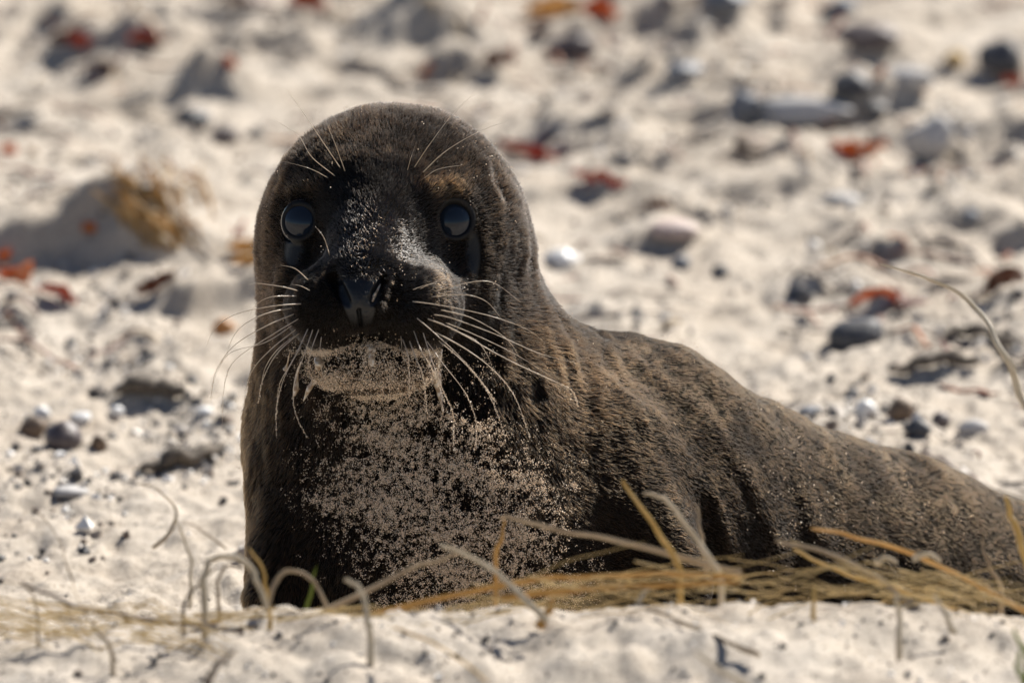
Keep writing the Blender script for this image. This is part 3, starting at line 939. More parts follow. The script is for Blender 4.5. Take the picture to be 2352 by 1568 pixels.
def spline(ctrl, n):
    """Catmull-Rom through control points"""
    c = np.asarray(ctrl, float)
    c = np.concatenate([2 * c[:1] - c[1:2], c, 2 * c[-1:] - c[-2:-1]])
    m_ = len(c) - 3
    out_ = []
    for t in np.linspace(0, m_ - 1e-6, n):
        i = int(t); f = t - i
        p0, p1, p2, p3 = c[i], c[i + 1], c[i + 2], c[i + 3]
        out_.append(0.5 * (2 * p1 + (p2 - p0) * f + (2 * p0 - 5 * p1 + 4 * p2 - p3) * f * f + (3 * p1 - p0 - 3 * p2 + p3) * f ** 3))
    return np.array(out_)

z2 = lambda p: (459.4 + p[0] * 0.3908, 574.2 + p[1] * 0.3908)
z1 = lambda p: (516.8 + p[0] * 0.3418, 201.0 + p[1] * 0.3418)
WH_R = [[(1375, 243), (1560, 195), (1720, 190), (1890, 310)], [(1350, 275), (1550, 262), (1680, 300), (1770, 400)],
    [(1235, 300), (1420, 325), (1700, 385), (1900, 455), (2010, 525)], [(1410, 350), (1600, 400), (1800, 520), (1890, 650)],
    [(1370, 378), (1480, 400), (1750, 500), (2000, 610), (2230, 668)], [(1440, 425), (1600, 490), (1850, 610), (2090, 760)],
    [(1330, 400), (1500, 470), (1800, 640), (2080, 770), (2190, 830), (2222, 920)], [(1400, 530), (1530, 640), (1650, 770), (1740, 895)],
    [(1380, 480), (1560, 580), (1720, 700), (1850, 860), (1940, 1105)], [(1270, 395), (1370, 480), (1560, 660), (1700, 850), (1795, 1100)],
    [(1330, 530), (1430, 670), (1560, 840), (1625, 1020), (1610, 1180)], [(1310, 480), (1360, 640), (1430, 830), (1485, 960), (1490, 1150)],
    [(1255, 470), (1300, 590), (1370, 710), (1440, 900)], [(1230, 530), (1270, 640), (1310, 740), (1335, 960)],
    [(1190, 520), (1225, 640), (1230, 870)], [(1180, 500), (1185, 560), (1186, 590)], [(1465, 460), (1620, 530), (1690, 620), (1720, 700)],
    [(1290, 230), (1350, 200), (1410, 180)], [(1245, 235), (1330, 205), (1400, 195)]]
WH_L = [[(580, 240), (480, 215), (330, 195), (285, 207)], [(575, 270), (420, 275), (330, 320), (290, 390)],
    [(600, 315), (420, 330), (200, 380), (80, 470), (40, 565)], [(545, 340), (380, 375), (230, 460), (165, 580), (160, 640)],
    [(555, 375), (400, 440), (200, 560), (90, 720), (65, 880)], [(585, 400), (420, 500), (200, 650), (140, 820), (128, 1060)],
    [(545, 440), (380, 545), (180, 600), (100, 720), (75, 800)], [(565, 465), (420, 580), (300, 720), (250, 930)],
    [(580, 490), (450, 610), (370, 760), (340, 900)], [(635, 460), (570, 600), (490, 760), (450, 930), (450, 1100)],
    [(600, 560), (520, 690), (465, 800), (445, 1000)], [(665, 460), (600, 650), (550, 800), (560, 960), (630, 1100)],
    [(700, 460), (650, 600), (620, 770)], [(700, 640), (725, 740), (755, 820)], [(715, 500), (700, 600), (680, 640)],
    [(640, 180), (560, 110), (470, 88)], [(650, 240), (590, 210), (530, 200)], [(560, 500), (450, 590), (380, 700), (355, 830)]]
WH_B = [[(745, 600), (580, 465), (490, 320), (300, 200)], [(780, 548), (640, 340), (520, 160), (405, 0)], [(810, 572), (740, 380), (675, 220)],
    [(700, 612), (570, 545), (395, 497)], [(1225, 560), (1250, 470), (1280, 390)], [(1270, 540), (1370, 390), (1530, 180), (1720, 0)],
    [(1325, 575), (1480, 430), (1700, 300), (1900, 225)], [(1335, 612), (1430, 550), (1600, 520)], [(705, 1130), (665, 1010), (605, 930)], [(1180, 1130), (1190, 1050), (1220, 980)]]
WPATHS = []
for lst, zz, side in ((WH_R, z2, 1), (WH_L, z2, -1), (WH_B, z1, 0)):
    for pl in lst:
        px = [zz(p) for p in pl]
        b0 = trace(*px[0])
        ln = sum(math.dist(px[i], px[i + 1]) for i in range(len(px) - 1))
        w0 = b0[2]
        w1 = w0 + (random.uniform(-0.2, 0.9) if side else random.uniform(-1.2, -0.5)) * min(1, ln / 200)
        ctrl = []
        for i, (x, y) in enumerate(px):
            f = i / (len(px) - 1)
            bow = -0.55 * math.sin(math.pi * min(1, f * 1.2)) * min(1, ln / 150)
            w = w0 + (w1 - w0) * f + bow + (0.05 if i == 0 else -0.10)
            ctrl.append(uvw(x, y, w))
        # keep every point outside the skin
        sp = spline(ctrl, 26)
        for _ in range(10):
            f = seal_sdf(sp)
            bad = f < 0.12; bad[:2] = False
            if not bad.any(): break
            sp[bad, 2] -= np.maximum(0.06, 0.12 - f[bad])
        sp[2:-1] = (sp[1:-2] + sp[2:-1] + sp[3:]) / 3
        wp = to_world(sp)
        r0 = (0.00052 if side > 0 else 0.00044) if side else 0.00036
        if ln < 70: r0 *= 0.7
        r0 *= random.uniform(0.72, 1.1)
        rr = r0 * (1 - 0.88 * np.linspace(0, 1, 26) ** 1.1)
        VV, FF = tube(wp, rr, 6)
        seal_child('whisker', np_mesh('whisker', VV, FF), M['whisker'])
        WPATHS.append((side, wp, ln, px))
# sand grains clinging to the lower whiskers
C = []
for side, wp, ln, px in WPATHS:
    if side == 0 or px[-1][1] < 900: continue
    a0 = 12 if side > 0 else 14
    for i in range(a0, 25):
        for _ in range(9 if side > 0 else 5):
            f = random.random()
            C.append(wp[i] * (1 - f) + wp[i + 1] * f + np.array([random.gauss(0, 0.00042) for _ in range(3)]))
tag(seal_child('whisker_sand', grains('whisker_sand', np.array(C), rng.uniform(0.00022, 0.00045, len(C))), M['grain']), kind='stuff')

# drool: blobby strands from both mouth corners and one drip from the lip
def strand(px, radii, dw=-0.12, lump=0.12):
    ctrl = []
    for i, (x, y) in enumerate(px):
        p = trace(x, y); ctrl.append(p + np.array((0, 0, dw)))
    ctrl = np.array(ctrl)
    ctrl[:, 2] = np.minimum(ctrl[:, 2], ctrl[0, 2] + 0.9 * np.linspace(0, 1, len(px)))
    n_ = 34
    sp = spline(ctrl, n_)
    rr = np.interp(np.linspace(0, 1, n_), np.linspace(0, 1, len(radii)), radii) * (1 + lump * noise3(np.arange(n_) * 0.45, np.zeros(n_) + px[0][0], np.zeros(n_), 5))
    rr[0] *= 0.3; rr[-1] *= 0.25
    VV, FF = tube(to_world(sp), rr * S / 100, 10)
    seal_child('drool_strand', np_mesh('drool_strand', VV, FF), M['saliva'])
strand([(703, 795), (722, 810), (733, 835), (728, 865), (712, 890), (697, 922)], [4, 7, 8, 8, 8, 5, 1.5], dw=-0.38, lump=0.3)
strand([(1015, 800), (1006, 820), (1002, 850), (1006, 885), (1012, 915), (1018, 950)], [5, 9, 10, 9, 7, 4, 1.5], dw=-0.34, lump=0.3)
strand([(848, 796), (852, 806), (853, 822), (854, 842)], [12, 11, 8, 7], -0.06, 0.25)
strand([(990, 812), (986, 825), (984, 845)], [5, 7, 3])
strand([(668, 800), (661, 835), (655, 850)], [1, 2, 6], -0.3)
strand([(692, 830), (683, 860), (680, 895), (676, 910)], [1.5, 4, 7, 2], -0.3)
strand([(874, 652), (866, 668), (860, 680), (855, 693)], [1.5, 3, 4.5, 2], -0.03)
# ------------------------------------------------------------------ beach stones
SM = {
    'dark': speckle_mat('stone_dark_grey', (0.045, 0.046, 0.052), (0.095, 0.095, 0.10), (0.16, 0.155, 0.15), 70, 0.55),
    'blue': speckle_mat('stone_blue_grey', (0.10, 0.115, 0.14), (0.17, 0.18, 0.20), None, 60, 0.5),
    'brown': speckle_mat('stone_brown', (0.075, 0.05, 0.033), (0.19, 0.13, 0.085), None, 55, 0.65),
    'plum': speckle_mat('stone_plum', (0.075, 0.06, 0.062), (0.13, 0.105, 0.10), None, 60, 0.5),
    'pale': speckle_mat('stone_pale_grey', (0.33, 0.32, 0.31), (0.50, 0.48, 0.46), None, 50, 0.7),
    'white': speckle_mat('shell_white', (0.66, 0.65, 0.62), (0.80, 0.79, 0.77), None, 50, 0.3),
    'pink': speckle_mat('stone_pink', (0.36, 0.26, 0.23), (0.52, 0.43, 0.39), None, 50, 0.6),
    'amber': speckle_mat('stone_amber', (0.40, 0.17, 0.05), (0.56, 0.30, 0.11), None, 50, 0.4, translucent=0.3),
    'yellow': speckle_mat('shell_yellow', (0.58, 0.38, 0.12), (0.72, 0.53, 0.25), None, 50, 0.4, translucent=0.2),
    'wood': speckle_mat('driftwood', (0.055, 0.045, 0.035), (0.16, 0.13, 0.10), None, 90, 0.85, 0.6),
}

def ico(sub):
    bm = bmesh.new(); bmesh.ops.create_icosphere(bm, subdivisions=sub, radius=1.0)
    v = np.array([x.co[:] for x in bm.verts]); f = np.array([[q.index for q in p.verts] for p in bm.faces])
    bm.free(); return v, f
ICO3 = ico(3); ICO4 = ico(4)

def stone(x, y, w, h, mat, label, name='beach_stone', cat='stone', yaw=None, flat=1.0, angular=0.0, deep=0.75, sink=0.30, tilt=0.0):
    """x,y: photo px of the stone's centre; w,h: apparent width and height in px"""
    sd = int(x * 7 + y * 13)
    r_ = random.Random(sd)
    p = hit(x, y + h * 0.35)
    k = px_size(p)
    v, f = ICO3
    a, b_, c = w * k / 2, w * k / 2 * deep, h * k / 2 * 1.15 * flat
    q = v.copy()
    if angular > 0:
        for _ in range(int(8 * angular) + 3):           # facets
            nrm = np.array([r_.gauss(0, 1) for _ in range(3)]); nrm /= np.linalg.norm(nrm)
            lim = r_.uniform(0.62, 0.92)
            dd = q @ nrm - lim
            q = q - np.maximum(dd, 0)[:, None] * nrm * 0.92
    q = q * (1 + 0.16 * noise3(v[:, 0] * 1.4 + sd, v[:, 1] * 1.4, v[:, 2] * 1.4, 5) + 0.05 * noise3(v[:, 0] * 4 + sd, v[:, 1] * 4, v[:, 2] * 4, 6))[:, None]
    q = q * np.array((a, b_, c))
    yw = r_.uniform(-0.35, 0.35) if yaw is None else yaw
    cy, sy = math.cos(yw), math.sin(yw)
    ct, st = math.cos(tilt), math.sin(tilt)
    q = np.stack([q[:, 0] * ct + q[:, 2] * st, q[:, 1], -q[:, 0] * st + q[:, 2] * ct], 1)
    q = np.stack([q[:, 0] * cy - q[:, 1] * sy, q[:, 0] * sy + q[:, 1] * cy, q[:, 2]], 1)
    o = link(name, np_mesh(name, q, f), SM[mat])
    zc = gz_at(p[0], p[1])[0]
    o.location = (p[0], p[1] + b_ * 0.6, max(zc, gz_at(p[0], p[1] + b_ * 0.6)[0] - c * 0.3) + c * (1 - 2 * sink))
    tag(o, label, cat, kind='thing')
    return o

stone(1970, 768, 132, 72, 'dark', 'smooth oval dark grey stone lying alone on the open sand right of the seal', yaw=0.15, flat=0.95, tilt=-0.12)
stone(143, 1004, 84, 66, 'plum', 'round plum brown pebble at the left, biggest of the lower left stones', deep=0.9)
stone(78, 985, 62, 50, 'brown', 'mottled brown stone just left of the round plum pebble', angular=0.5)
stone(228, 1020, 40, 50, 'brown', 'small upright brown pebble just right of the round plum pebble', angular=0.4)
stone(95, 948, 40, 32, 'white', 'white pebble above the mottled brown stone at the far left')
stone(185, 962, 52, 26, 'white', 'long white shell piece behind the round plum pebble', 'shell', 'shell')
stone(268, 945, 34, 26, 'white', 'white pebble in front of the dark weed clump left of the seal')
stone(160, 1135, 90, 22, 'pale', 'flat pale chip half buried in bare sand at lower left')
stone(1728, 335, 112, 52, 'brown', 'brown topped stone with dark shaded face, above the diagonal sand step', angular=0.6)
stone(1705, 250, 100, 66, 'blue', 'blue grey block at the left end of the long pale rock', angular=0.8)
stone(1830, 275, 250, 62, 'pale', 'long pale rock slab lying behind the brown topped stone', 'rock_slab', 'rock', angular=0.7, yaw=-0.25, deep=0.4)
stone(1958, 232, 104, 64, 'dark', 'dark wedge shaped stone behind the right end of the pale slab', angular=0.9)
stone(2010, 262, 60, 26, 'dark', 'small dark stone at the foot of the dark wedge stone')
stone(1668, 26, 132, 58, 'blue', 'dark blue grey block cut by the top edge right of centre', angular=0.9)
stone(1925, 20, 90, 50, 'blue', 'grey stone with pale top at the top edge above the red brown wedge', angular=0.6)
stone(1990, 100, 150, 66, 'plum', 'red brown wedge of rock pointing right near the top right', 'rock_wedge', 'rock', angular=0.9)
stone(2090, 182, 120, 48, 'pale', 'pale grey stone with dark underside beside a rusty weed scrap', angular=0.4, yaw=-0.3)
stone(2300, 158, 120, 84, 'dark', 'dark rock at the right edge near the top right corner', angular=0.7)
stone(2192, 136, 52, 40, 'yellow', 'round yellow shell beside the dark rock in the top right', 'shell', 'shell')
stone(2140, 310, 130, 92, 'pale', 'square pale grey slab half sunk in sand at upper right', 'rock_slab', 'rock', angular=1.0, deep=0.6)
stone(1575, 160, 104, 34, 'blue', 'low grey stone between seal head and the red brown wedge', angular=0.5)
stone(1780, 62, 46, 40, 'dark', 'small dark stone right of the block at the top edge', angular=0.6)
stone(2225, 514, 46, 34, 'blue', 'small blue grey pebble alone below the square pale slab')
stone(1563, 606, 46, 34, 'blue', 'small blue pebble alone on the sand right of the seal ear')
stone(1290, 598, 90, 46, 'white', 'big white shell close behind the right side of the seal neck', 'shell', 'shell')
stone(1655, 622, 40, 26, 'dark', 'dark pebble just right of the small blue pebble')
stone(1545, 548, 120, 40, 'pink', 'pinkish flat stone behind the small blue pebble')
stone(1838, 682, 84, 42, 'dark', 'jagged dark stone up and left of the smooth oval stone', angular=0.9)
stone(1956, 910, 40, 40, 'dark', 'dark pebble above the seal back, left of the white pebble')
stone(1988, 938, 50, 44, 'white', 'white pebble just above the seal back')
stone(2065, 945, 70, 60, 'brown', 'brown lump above the seal back, right of the white pebble', angular=0.5)
stone(2110, 985, 56, 44, 'dark', 'dark stone right below the brown lump above the seal back', angular=0.5)
stone(2160, 965, 46, 36, 'plum', 'plum pebble right of the brown lump above the seal back')
stone(2235, 985, 70, 36, 'pale', 'flat pale pebble near the right edge above the seal back')
stone(1860, 945, 60, 26, 'blue', 'blue grey flake resting just over the seal back line')
stone(515, 752, 54, 44, 'amber', 'amber orange pebble beside the seal left cheek', yaw=0.1)
stone(438, 278, 90, 62, 'dark', 'dark lump on the sand up left of the seal head', angular=0.6)
stone(512, 312, 76, 48, 'plum', 'dark pebble just right of the lump up left of the seal head', angular=0.5)
stone(590, 305, 34, 24, 'dark', 'tiny dark pebble between the dark lump and the seal head')
stone(1312, 108, 120, 78, 'plum', 'dark hump of rock right above the seal head', 'rock', 'rock', angular=0.7)
stone(1275, 312, 60, 32, 'dark', 'dark pebble just right of the seal crown', angular=0.4)
stone(1425, 372, 60, 24, 'dark', 'dark pebble between the two red weed strips', angular=0.4)
stone(470, 945, 40, 22, 'white', 'small white chip right of the dark weed clump')
stone(2070, 850, 60, 26, 'brown', 'brown sliver left of the long driftwood', angular=0.5)
stone(1935, 460, 90, 30, 'pale', 'pale stone at the right end of the diagonal sand step')

# driftwood: tapering knotted sticks
def stick(px, radii, mat, label, name='driftwood', cat='driftwood', lift=0.004):
    P_ = []
    for (x, y) in px:
        p = hit(x, y); P_.append(p)
    P_ = np.array(P_)
    n_ = 24
    sp = spline(P_, n_)
    k = px_size(P_[0])
    rr = np.interp(np.linspace(0, 1, n_), np.linspace(0, 1, len(radii)), radii) * k
    rr = rr * (1 + 0.22 * noise3(np.arange(n_) * 0.6, np.full(n_, px[0][0] * 1.0), np.zeros(n_), 15))
    rr[0] *= 0.45; rr[-1] *= 0.35
    sp[:, 2] = gz_at(sp[:, 0], sp[:, 1]) + rr * 0.55 + lift
    VV, FF = tube(sp, rr, 10, flat=0.8)
    o = link(name, np_mesh(name, VV, FF), SM[mat])
    origin_to(o, sp[n_ // 2])
    return tag(o, label, cat)
stick([(320, 1095), (380, 1082), (450, 1070), (515, 1040)], [9, 20, 21, 12], 'wood', 'dark curved driftwood stick on the sand left of the seal body')
stick([(2045, 865), (2120, 848), (2190, 842), (2250, 850)], [8, 16, 20, 12], 'wood', 'long dark driftwood right of the smooth oval stone')
stick([(2165, 782), (2230, 778), (2300, 800), (2350, 812)], [8, 15, 14, 10], 'wood', 'greyish driftwood running off the right edge')
stick([(260, 915), (310, 905), (370, 910), (428, 915)], [8, 22, 24, 12], 'wood', 'dark clump of rotted weed lying left of the seal throat', 'dry_weed', 'seaweed')

# ------------------------------------------------------------------ seaweed scraps
KM = {
    'red': speckle_mat('weed_red', (0.27, 0.035, 0.014), (0.42, 0.08, 0.025), None, 60, 0.35, translucent=0.45),
    'orange': speckle_mat('weed_orange', (0.42, 0.10, 0.022), (0.56, 0.19, 0.045), None, 60, 0.35, translucent=0.45),
    'brown': speckle_mat('weed_brown', (0.07, 0.025, 0.016), (0.16, 0.06, 0.035), None, 60, 0.4, translucent=0.25),
    'gold': speckle_mat('weed_gold', (0.40, 0.23, 0.07), (0.60, 0.40, 0.17), None, 60, 0.5, translucent=0.45),
    'tan': speckle_mat('weed_tan', (0.42, 0.30, 0.17), (0.62, 0.49, 0.32), None, 60, 0.6, translucent=0.35),
}

def ribbon_mesh(name, sp, half, twist0, twist1, wav=0.25, thick=0.0012, seed=1):
    n_ = len(sp)
    tg = np.gradient(sp, axis=0); tg /= np.linalg.norm(tg, axis=1, keepdims=True)
    a = np.cross(tg, np.array((0, 0, 1.0))); a /= np.maximum(np.linalg.norm(a, axis=1, keepdims=True), 1e-6)
    b_ = np.cross(a, tg)
    th = np.linspace(twist0, twist1, n_)[:, None]
    wd = a * np.cos(th) + b_ * np.sin(th); nr = -a * np.sin(th) + b_ * np.cos(th)
    m_ = 6
    rows = []
    for sgn in (1, -1):
        for j in range(m_):
            u = -1 + 2 * j / (m_ - 1)
            ed = half * (1 + wav * noise3(np.arange(n_) * 0.5, np.full(n_, u * 1.5), np.full(n_, seed * 1.0), 3))
            hgt = half * wav * 1.3 * noise3(np.arange(n_) * 0.7, np.full(n_, u * 1.2 + 5), np.full(n_, seed * 1.0), 4) * abs(u)
            rows.append(sp + wd * (u * ed)[:, None] + nr * (hgt + sgn * thick / 2 * (1 - 0.8 * u * u))[:, None])
    VV = np.stack(rows, 1)
    order = list(range(m_)) + list(range(2 * m_ - 1, m_ - 1, -1))
    VV = VV[:, order]; L_ = 2 * m_
    i = np.arange(n_ - 1)[:, None] * L_ + np.arange(L_)[None]; j = np.arange(n_ - 1)[:, None] * L_ + (np.arange(L_)[None] + 1) % L_
    return np_mesh(name, VV.reshape(-1, 3), np.stack([i, j, j + L_, i + L_], -1).reshape(-1, 4))

def weed(px, width, mat, label, lift=0.006, tw=(0.6, 1.3), name='seaweed', wav=0.3):
    """px: (x, y, extra lift in px)"""
    P_ = []
    for q in px:
        p = hit(q[0], q[1] + (q[2] if len(q) > 2 else 0)); k = px_size(p)
        p[2] += lift + (q[2] if len(q) > 2 else 0) * k
        P_.append(p)
    P_ = np.array(P_); k = px_size(P_[0])
    P_[:, 1] = P_[:, 1] * 0.75 + P_[:, 1].mean() * 0.25
    n_ = 22
    sp = spline(P_, n_)
    half = width * 1.3 * k / 2 * (np.sin(np.linspace(0.18, math.pi - 0.12, n_)) ** 0.6)
    half = np.asarray(half)
    zmin = gz_at(sp[:, 0], sp[:, 1]) + 0.002
    sp[:, 2] = np.maximum(sp[:, 2], zmin + half * 0.55)
    o = link(name, ribbon_mesh(name, sp, half, tw[0], tw[1], wav, seed=int(px[0][0])), KM[mat])
    origin_to(o, sp[n_ // 2])
    return tag(o, label, 'seaweed')

weed([(665, 22), (690, 12, 14), (720, 16, 10), (750, 26)], 44, 'red', 'bright red weed scrap at the top edge left of centre')
weed([(115, 108), (150, 100, 8), (185, 108)], 30, 'brown', 'dull red brown weed scrap at the left end of the weed tangle')
weed([(160, 112), (182, 108, 12), (200, 122)], 46, 'red', 'red weed curl standing in the weed tangle at upper left')
weed([(205, 150), (235, 172, 4), (270, 165, 6), (290, 130, 14)], 26, 'brown', 'dark brown weed loop hanging in a U at upper left')
weed([(285, 128, 10), (320, 105, 18), (355, 115, 10), (395, 90)], 26, 'brown', 'brown weed strip at the right end of the upper left tangle')
weed([(300, 108), (330, 98, 8), (360, 112)], 34, 'red', 'faded red weed fold in the middle of the upper left tangle')
weed([(518, 140, 14), (528, 155, 6), (540, 168)], 26, 'orange', 'small orange weed scrap in front of the shaded sand hump at upper left')
weed([(962, 190), (975, 176, 10), (990, 160, 10)], 26, 'orange', 'small orange weed blade standing just above the seal head')
weed([(1098, 66), (1104, 45, 16), (1112, 30, 10)], 30, 'red', 'upright red weed scrap near the top edge in the middle')
weed([(1115, 165), (1145, 150, 10), (1185, 140)], 40, 'brown', 'pinkish brown weed lump above and right of the seal head')
weed([(1215, 95), (1240, 85, 10), (1265, 75)], 24, 'brown', 'dark weed scrap left of the rock hump above the seal')
weed([(1190, 40), (1240, 30, 8), (1290, 35, 8), (1330, 50)], 44, 'gold', 'wide yellow weed sheet at the top edge')
weed([(1320, 36), (1360, 22, 14), (1400, 40, 6), (1412, 55)], 46, 'orange', 'bright orange weed sheet at the top edge beside the yellow one')
weed([(1150, 335), (1190, 352, 6), (1225, 362, 12), (1275, 385)], 38, 'red', 'red orange weed strip right of the seal head, nearer of two')
weed([(1310, 400), (1345, 420, 8), (1385, 432, 6), (1440, 445)], 28, 'red', 'red weed strip right of the seal head, farther of two')
weed([(1910, 345), (1940, 362, 10), (1975, 358, 10), (2035, 350)], 40, 'orange', 'orange star shaped weed scrap on sand between slab and brown topped stone')
weed([(1875, 300), (1895, 292, 8), (1912, 300)], 24, 'red', 'tiny red weed bit at the edge of the long pale slab')
weed([(2010, 195), (2022, 180, 12), (2032, 168, 6)], 26, 'orange', 'rusty weed scrap touching the pale stone with dark underside')
weed([(1905, 105), (1920, 75, 24), (1930, 60, 10)], 30, 'red', 'rusty red weed draped over the red brown wedge')
weed([(2310, 205), (2330, 200, 10), (2350, 195)], 30, 'red', 'red weed scrap under the dark rock at the right edge')
weed([(5, 652), (25, 645, 16), (55, 640, 14), (70, 650)], 46, 'orange', 'bright orange red weed curl at the left edge, mid height')
weed([(95, 672), (130, 680, 12), (150, 690, 10), (175, 712)], 34, 'red', 'rust red weed strip right of the curl at the left edge')
weed([(0, 608), (10, 602, 10), (22, 606)], 34, 'orange', 'orange weed corner cut by the left edge')
weed([(315, 685), (350, 668, 14), (385, 650, 14), (402, 645)], 34, 'brown', 'red brown weed strip on the sand bank left of the seal cheek')
weed([(545, 556), (550, 540, 14), (556, 522, 10)], 30, 'red', 'small upright red weed near the left edge of the seal head')
weed([(528, 585), (560, 578, 10), (600, 580)], 34, 'gold', 'yellow weed leaf beside the left edge of the seal head')
weed([(530, 618), (560, 610, 8), (596, 612)], 26, 'gold', 'lower yellow weed leaf beside the left edge of the seal head')
weed([(190, 545), (205, 538, 10), (222, 540)], 26, 'orange', 'small orange weed bit lying in the shade of the sand bank')
weed([(5, 362), (20, 355, 10), (40, 364)], 26, 'orange', 'orange weed bit at the left edge above the sand bank')
weed([(1480, 490), (1510, 484, 6), (1545, 492)], 22, 'brown', 'reddish weed sliver behind the pinkish flat stone')
weed([(1950, 712), (1990, 690, 12), (2040, 688, 16), (2068, 716)], 20, 'orange', 'thin orange weed arch above the smooth oval stone')
weed([(2235, 705), (2270, 670, 24), (2320, 650, 24), (2352, 652, 14)], 34, 'brown', 'dark brown weed arch at the right edge')
weed([(1660, 40), (1690, 8, 10), (1560, 3)], 20, 'brown', 'brown weed thread across the block at the top edge')
weed([(640, 20), (560, 12, 4), (500, 22)], 22, 'brown', 'dark weed thread at the top edge left of the bright red scrap')
weed([(2130, 700), (2080, 712, 6), (2040, 730)], 16, 'brown', 'thin brown weed thread right of the orange weed arch')

# golden kelp clump: one holdfast with many fronds
clump = link('kelp_clump', None)
c0 = hit(385, 560)
clump.location = c0
tag(clump, 'golden feathery kelp clump on the sand bank left of the seal head', 'seaweed')
rk = random.Random(12)
for i in range(70):
    x0 = rk.gauss(390, 42); y0 = rk.uniform(455, 590)
    pts_ = [(x0, y0), (x0 + rk.uniform(-40, 10), y0 - rk.uniform(10, 35)), (x0 + rk.uniform(-110, 20), y0 - rk.uniform(20, 70))]
    P_ = []
    for j, (x, y) in enumerate(pts_):
        p = hit(x, y); p[2] += 0.004 + 0.012 * j * rk.random(); P_.append(p)
    sp = spline(np.array(P_), 12)
    sp[:, 2] = np.maximum(sp[:, 2], gz_at(sp[:, 0], sp[:, 1]) + 0.003)
    half = rk.uniform(2, 6) * px_size(c0) * np.sin(np.linspace(0.3, 2.9, 12)) ** 0.7
    fm = ribbon_mesh('frond', sp - c0, half, rk.uniform(0, 1.5), rk.uniform(0.5, 2.5), 0.5, seed=i)
    link('frond', fm, KM['gold' if rk.random() < 0.7 else 'tan'], clump)

# ------------------------------------------------------------------ loose pebbles and shell grit (uncountable)
rp = np.random.default_rng(5)
n_ = 58000
x_ = rp.uniform(-0.86, 0.86, n_); y_p = 0.3 + 3.6 * rp.random(n_) ** 1.15
patch = fbm2(x_ * 5, y_p * 3.0, 3, 17)
k = rp.random(n_) < np.clip(0.20 + 0.85 * patch, 0.02, 1) * (1 - 0.72 * sstep(1.0, 2.0, y_p))
x_, y_p = x_[k], y_p[k]
r_ = np.exp(rp.normal(math.log(0.0021), 0.60, len(x_))); r_ = np.clip(r_, 0.0008, 0.0085)
z_ = gz_at(x_, y_p) + r_ * 0.25
C = np.stack([x_, y_p, z_], 1)
# the foreground mound carries fewer, finer bits
n2 = 2600
xf = rp.uniform(-0.5, 0.5, n2); yf = rp.uniform(-1.2, -0.66, n2)
rf = np.clip(np.exp(rp.normal(math.log(0.0011), 0.5, n2)), 0.0005, 0.004)
C = np.concatenate([C, np.stack([xf, yf, gz_at(xf, yf) + rf * 0.3], 1)]); r_ = np.concatenate([r_, rf])
gm = grains('pebble_gravel', C, r_)
pg = link('pebble_gravel', gm, M['pebble'])
tag(pg, 'scattered small pebbles and shell grit over the sand', 'pebbles', kind='stuff')

# fine weed shreds and twig bits among the pebbles
VV_, FF_, off_ = [], [], 0
rw = random.Random(21)
for i in range(1700):
    gx0, gy0 = rw.uniform(-0.8, 0.8), 0.35 + 3.4 * rw.random()
    if fbm2(np.array([gx0 * 4]), np.array([gy0 * 2.5]), 2, 27)[0] < -0.1: continue
    an = rw.gauss(-0.5, 0.6); ln = rw.uniform(0.008, 0.03) + 0.09 * rw.random() ** 4
    pt = [np.array((gx0 + t * ln * math.cos(an), gy0 + t * ln * math.sin(an), 0)) + np.array((rw.gauss(0, 0.003), rw.gauss(0, 0.003), 0)) for t in (0, 0.5, 1)]
    sp = spline(pt, 7)
    rad_ = rw.uniform(0.0010, 0.0036)
    sp[:, 2] = gz_at(sp[:, 0], sp[:, 1]) + rad_ * 0.6 + rw.uniform(0, 0.006) * np.sin(np.linspace(0, 3.14, 7))
    v, f = tube(sp, rad_ * np.array((0.4, 0.9, 1, 1, 1, 0.8, 0.3)), 6, flat=0.5)
    VV_.append(v); FF_.append(f + off_); off_ += len(v)
m, nt, b = new_mat('weed_shreds')
oi = N(nt, 'ShaderNodeNewGeometry')
r_mp = ramp(nt, oi.outputs['Random Per Island'], [(0.0, (0.03, 0.022, 0.018)), (0.45, (0.09, 0.05, 0.03)), (0.70, (0.20, 0.06, 0.03)), (0.80, (0.36, 0.12, 0.035)), (0.88, (0.38, 0.27, 0.14)), (1.0, (0.05, 0.04, 0.03))])
nt.links.new(r_mp.outputs[0], b.inputs['Base Color']); b.inputs['Roughness'].default_value = 0.55
wl = link('weed_litter', np_mesh('weed_litter', np.concatenate(VV_), np.concatenate(FF_)), m)
tag(wl, 'fine shreds of dry weed and twig bits strewn over the beach', 'seaweed', kind='stuff')

# ------------------------------------------------------------------ dry beach grass on the foreground mound
GM = {
    'straw': speckle_mat('straw_pale', (0.48, 0.40, 0.28), (0.64, 0.56, 0.43), None, 40, 0.5, 0.2, 200, 0.2),
    'gold': speckle_mat('straw_gold', (0.46, 0.30, 0.085), (0.62, 0.44, 0.17), None, 40, 0.5, 0.2, 200, 0.25),
    'rust': speckle_mat('straw_rust', (0.42, 0.22, 0.05), (0.58, 0.34, 0.10), None, 40, 0.5, 0.2, 200, 0.2),
    'twig': speckle_mat('twig_dark', (0.06, 0.042, 0.03), (0.15, 0.105, 0.075), None, 40, 0.7, 0.3, 200),
    'dead': speckle_mat('grass_tan', (0.27, 0.20, 0.125), (0.42, 0.33, 0.22), None, 40, 0.6, 0.2, 200, 0.15),
    'green': speckle_mat('grass_green', (0.13, 0.18, 0.02), (0.24, 0.28, 0.05), None, 40, 0.45, 0.1, 200, 0.35),
}
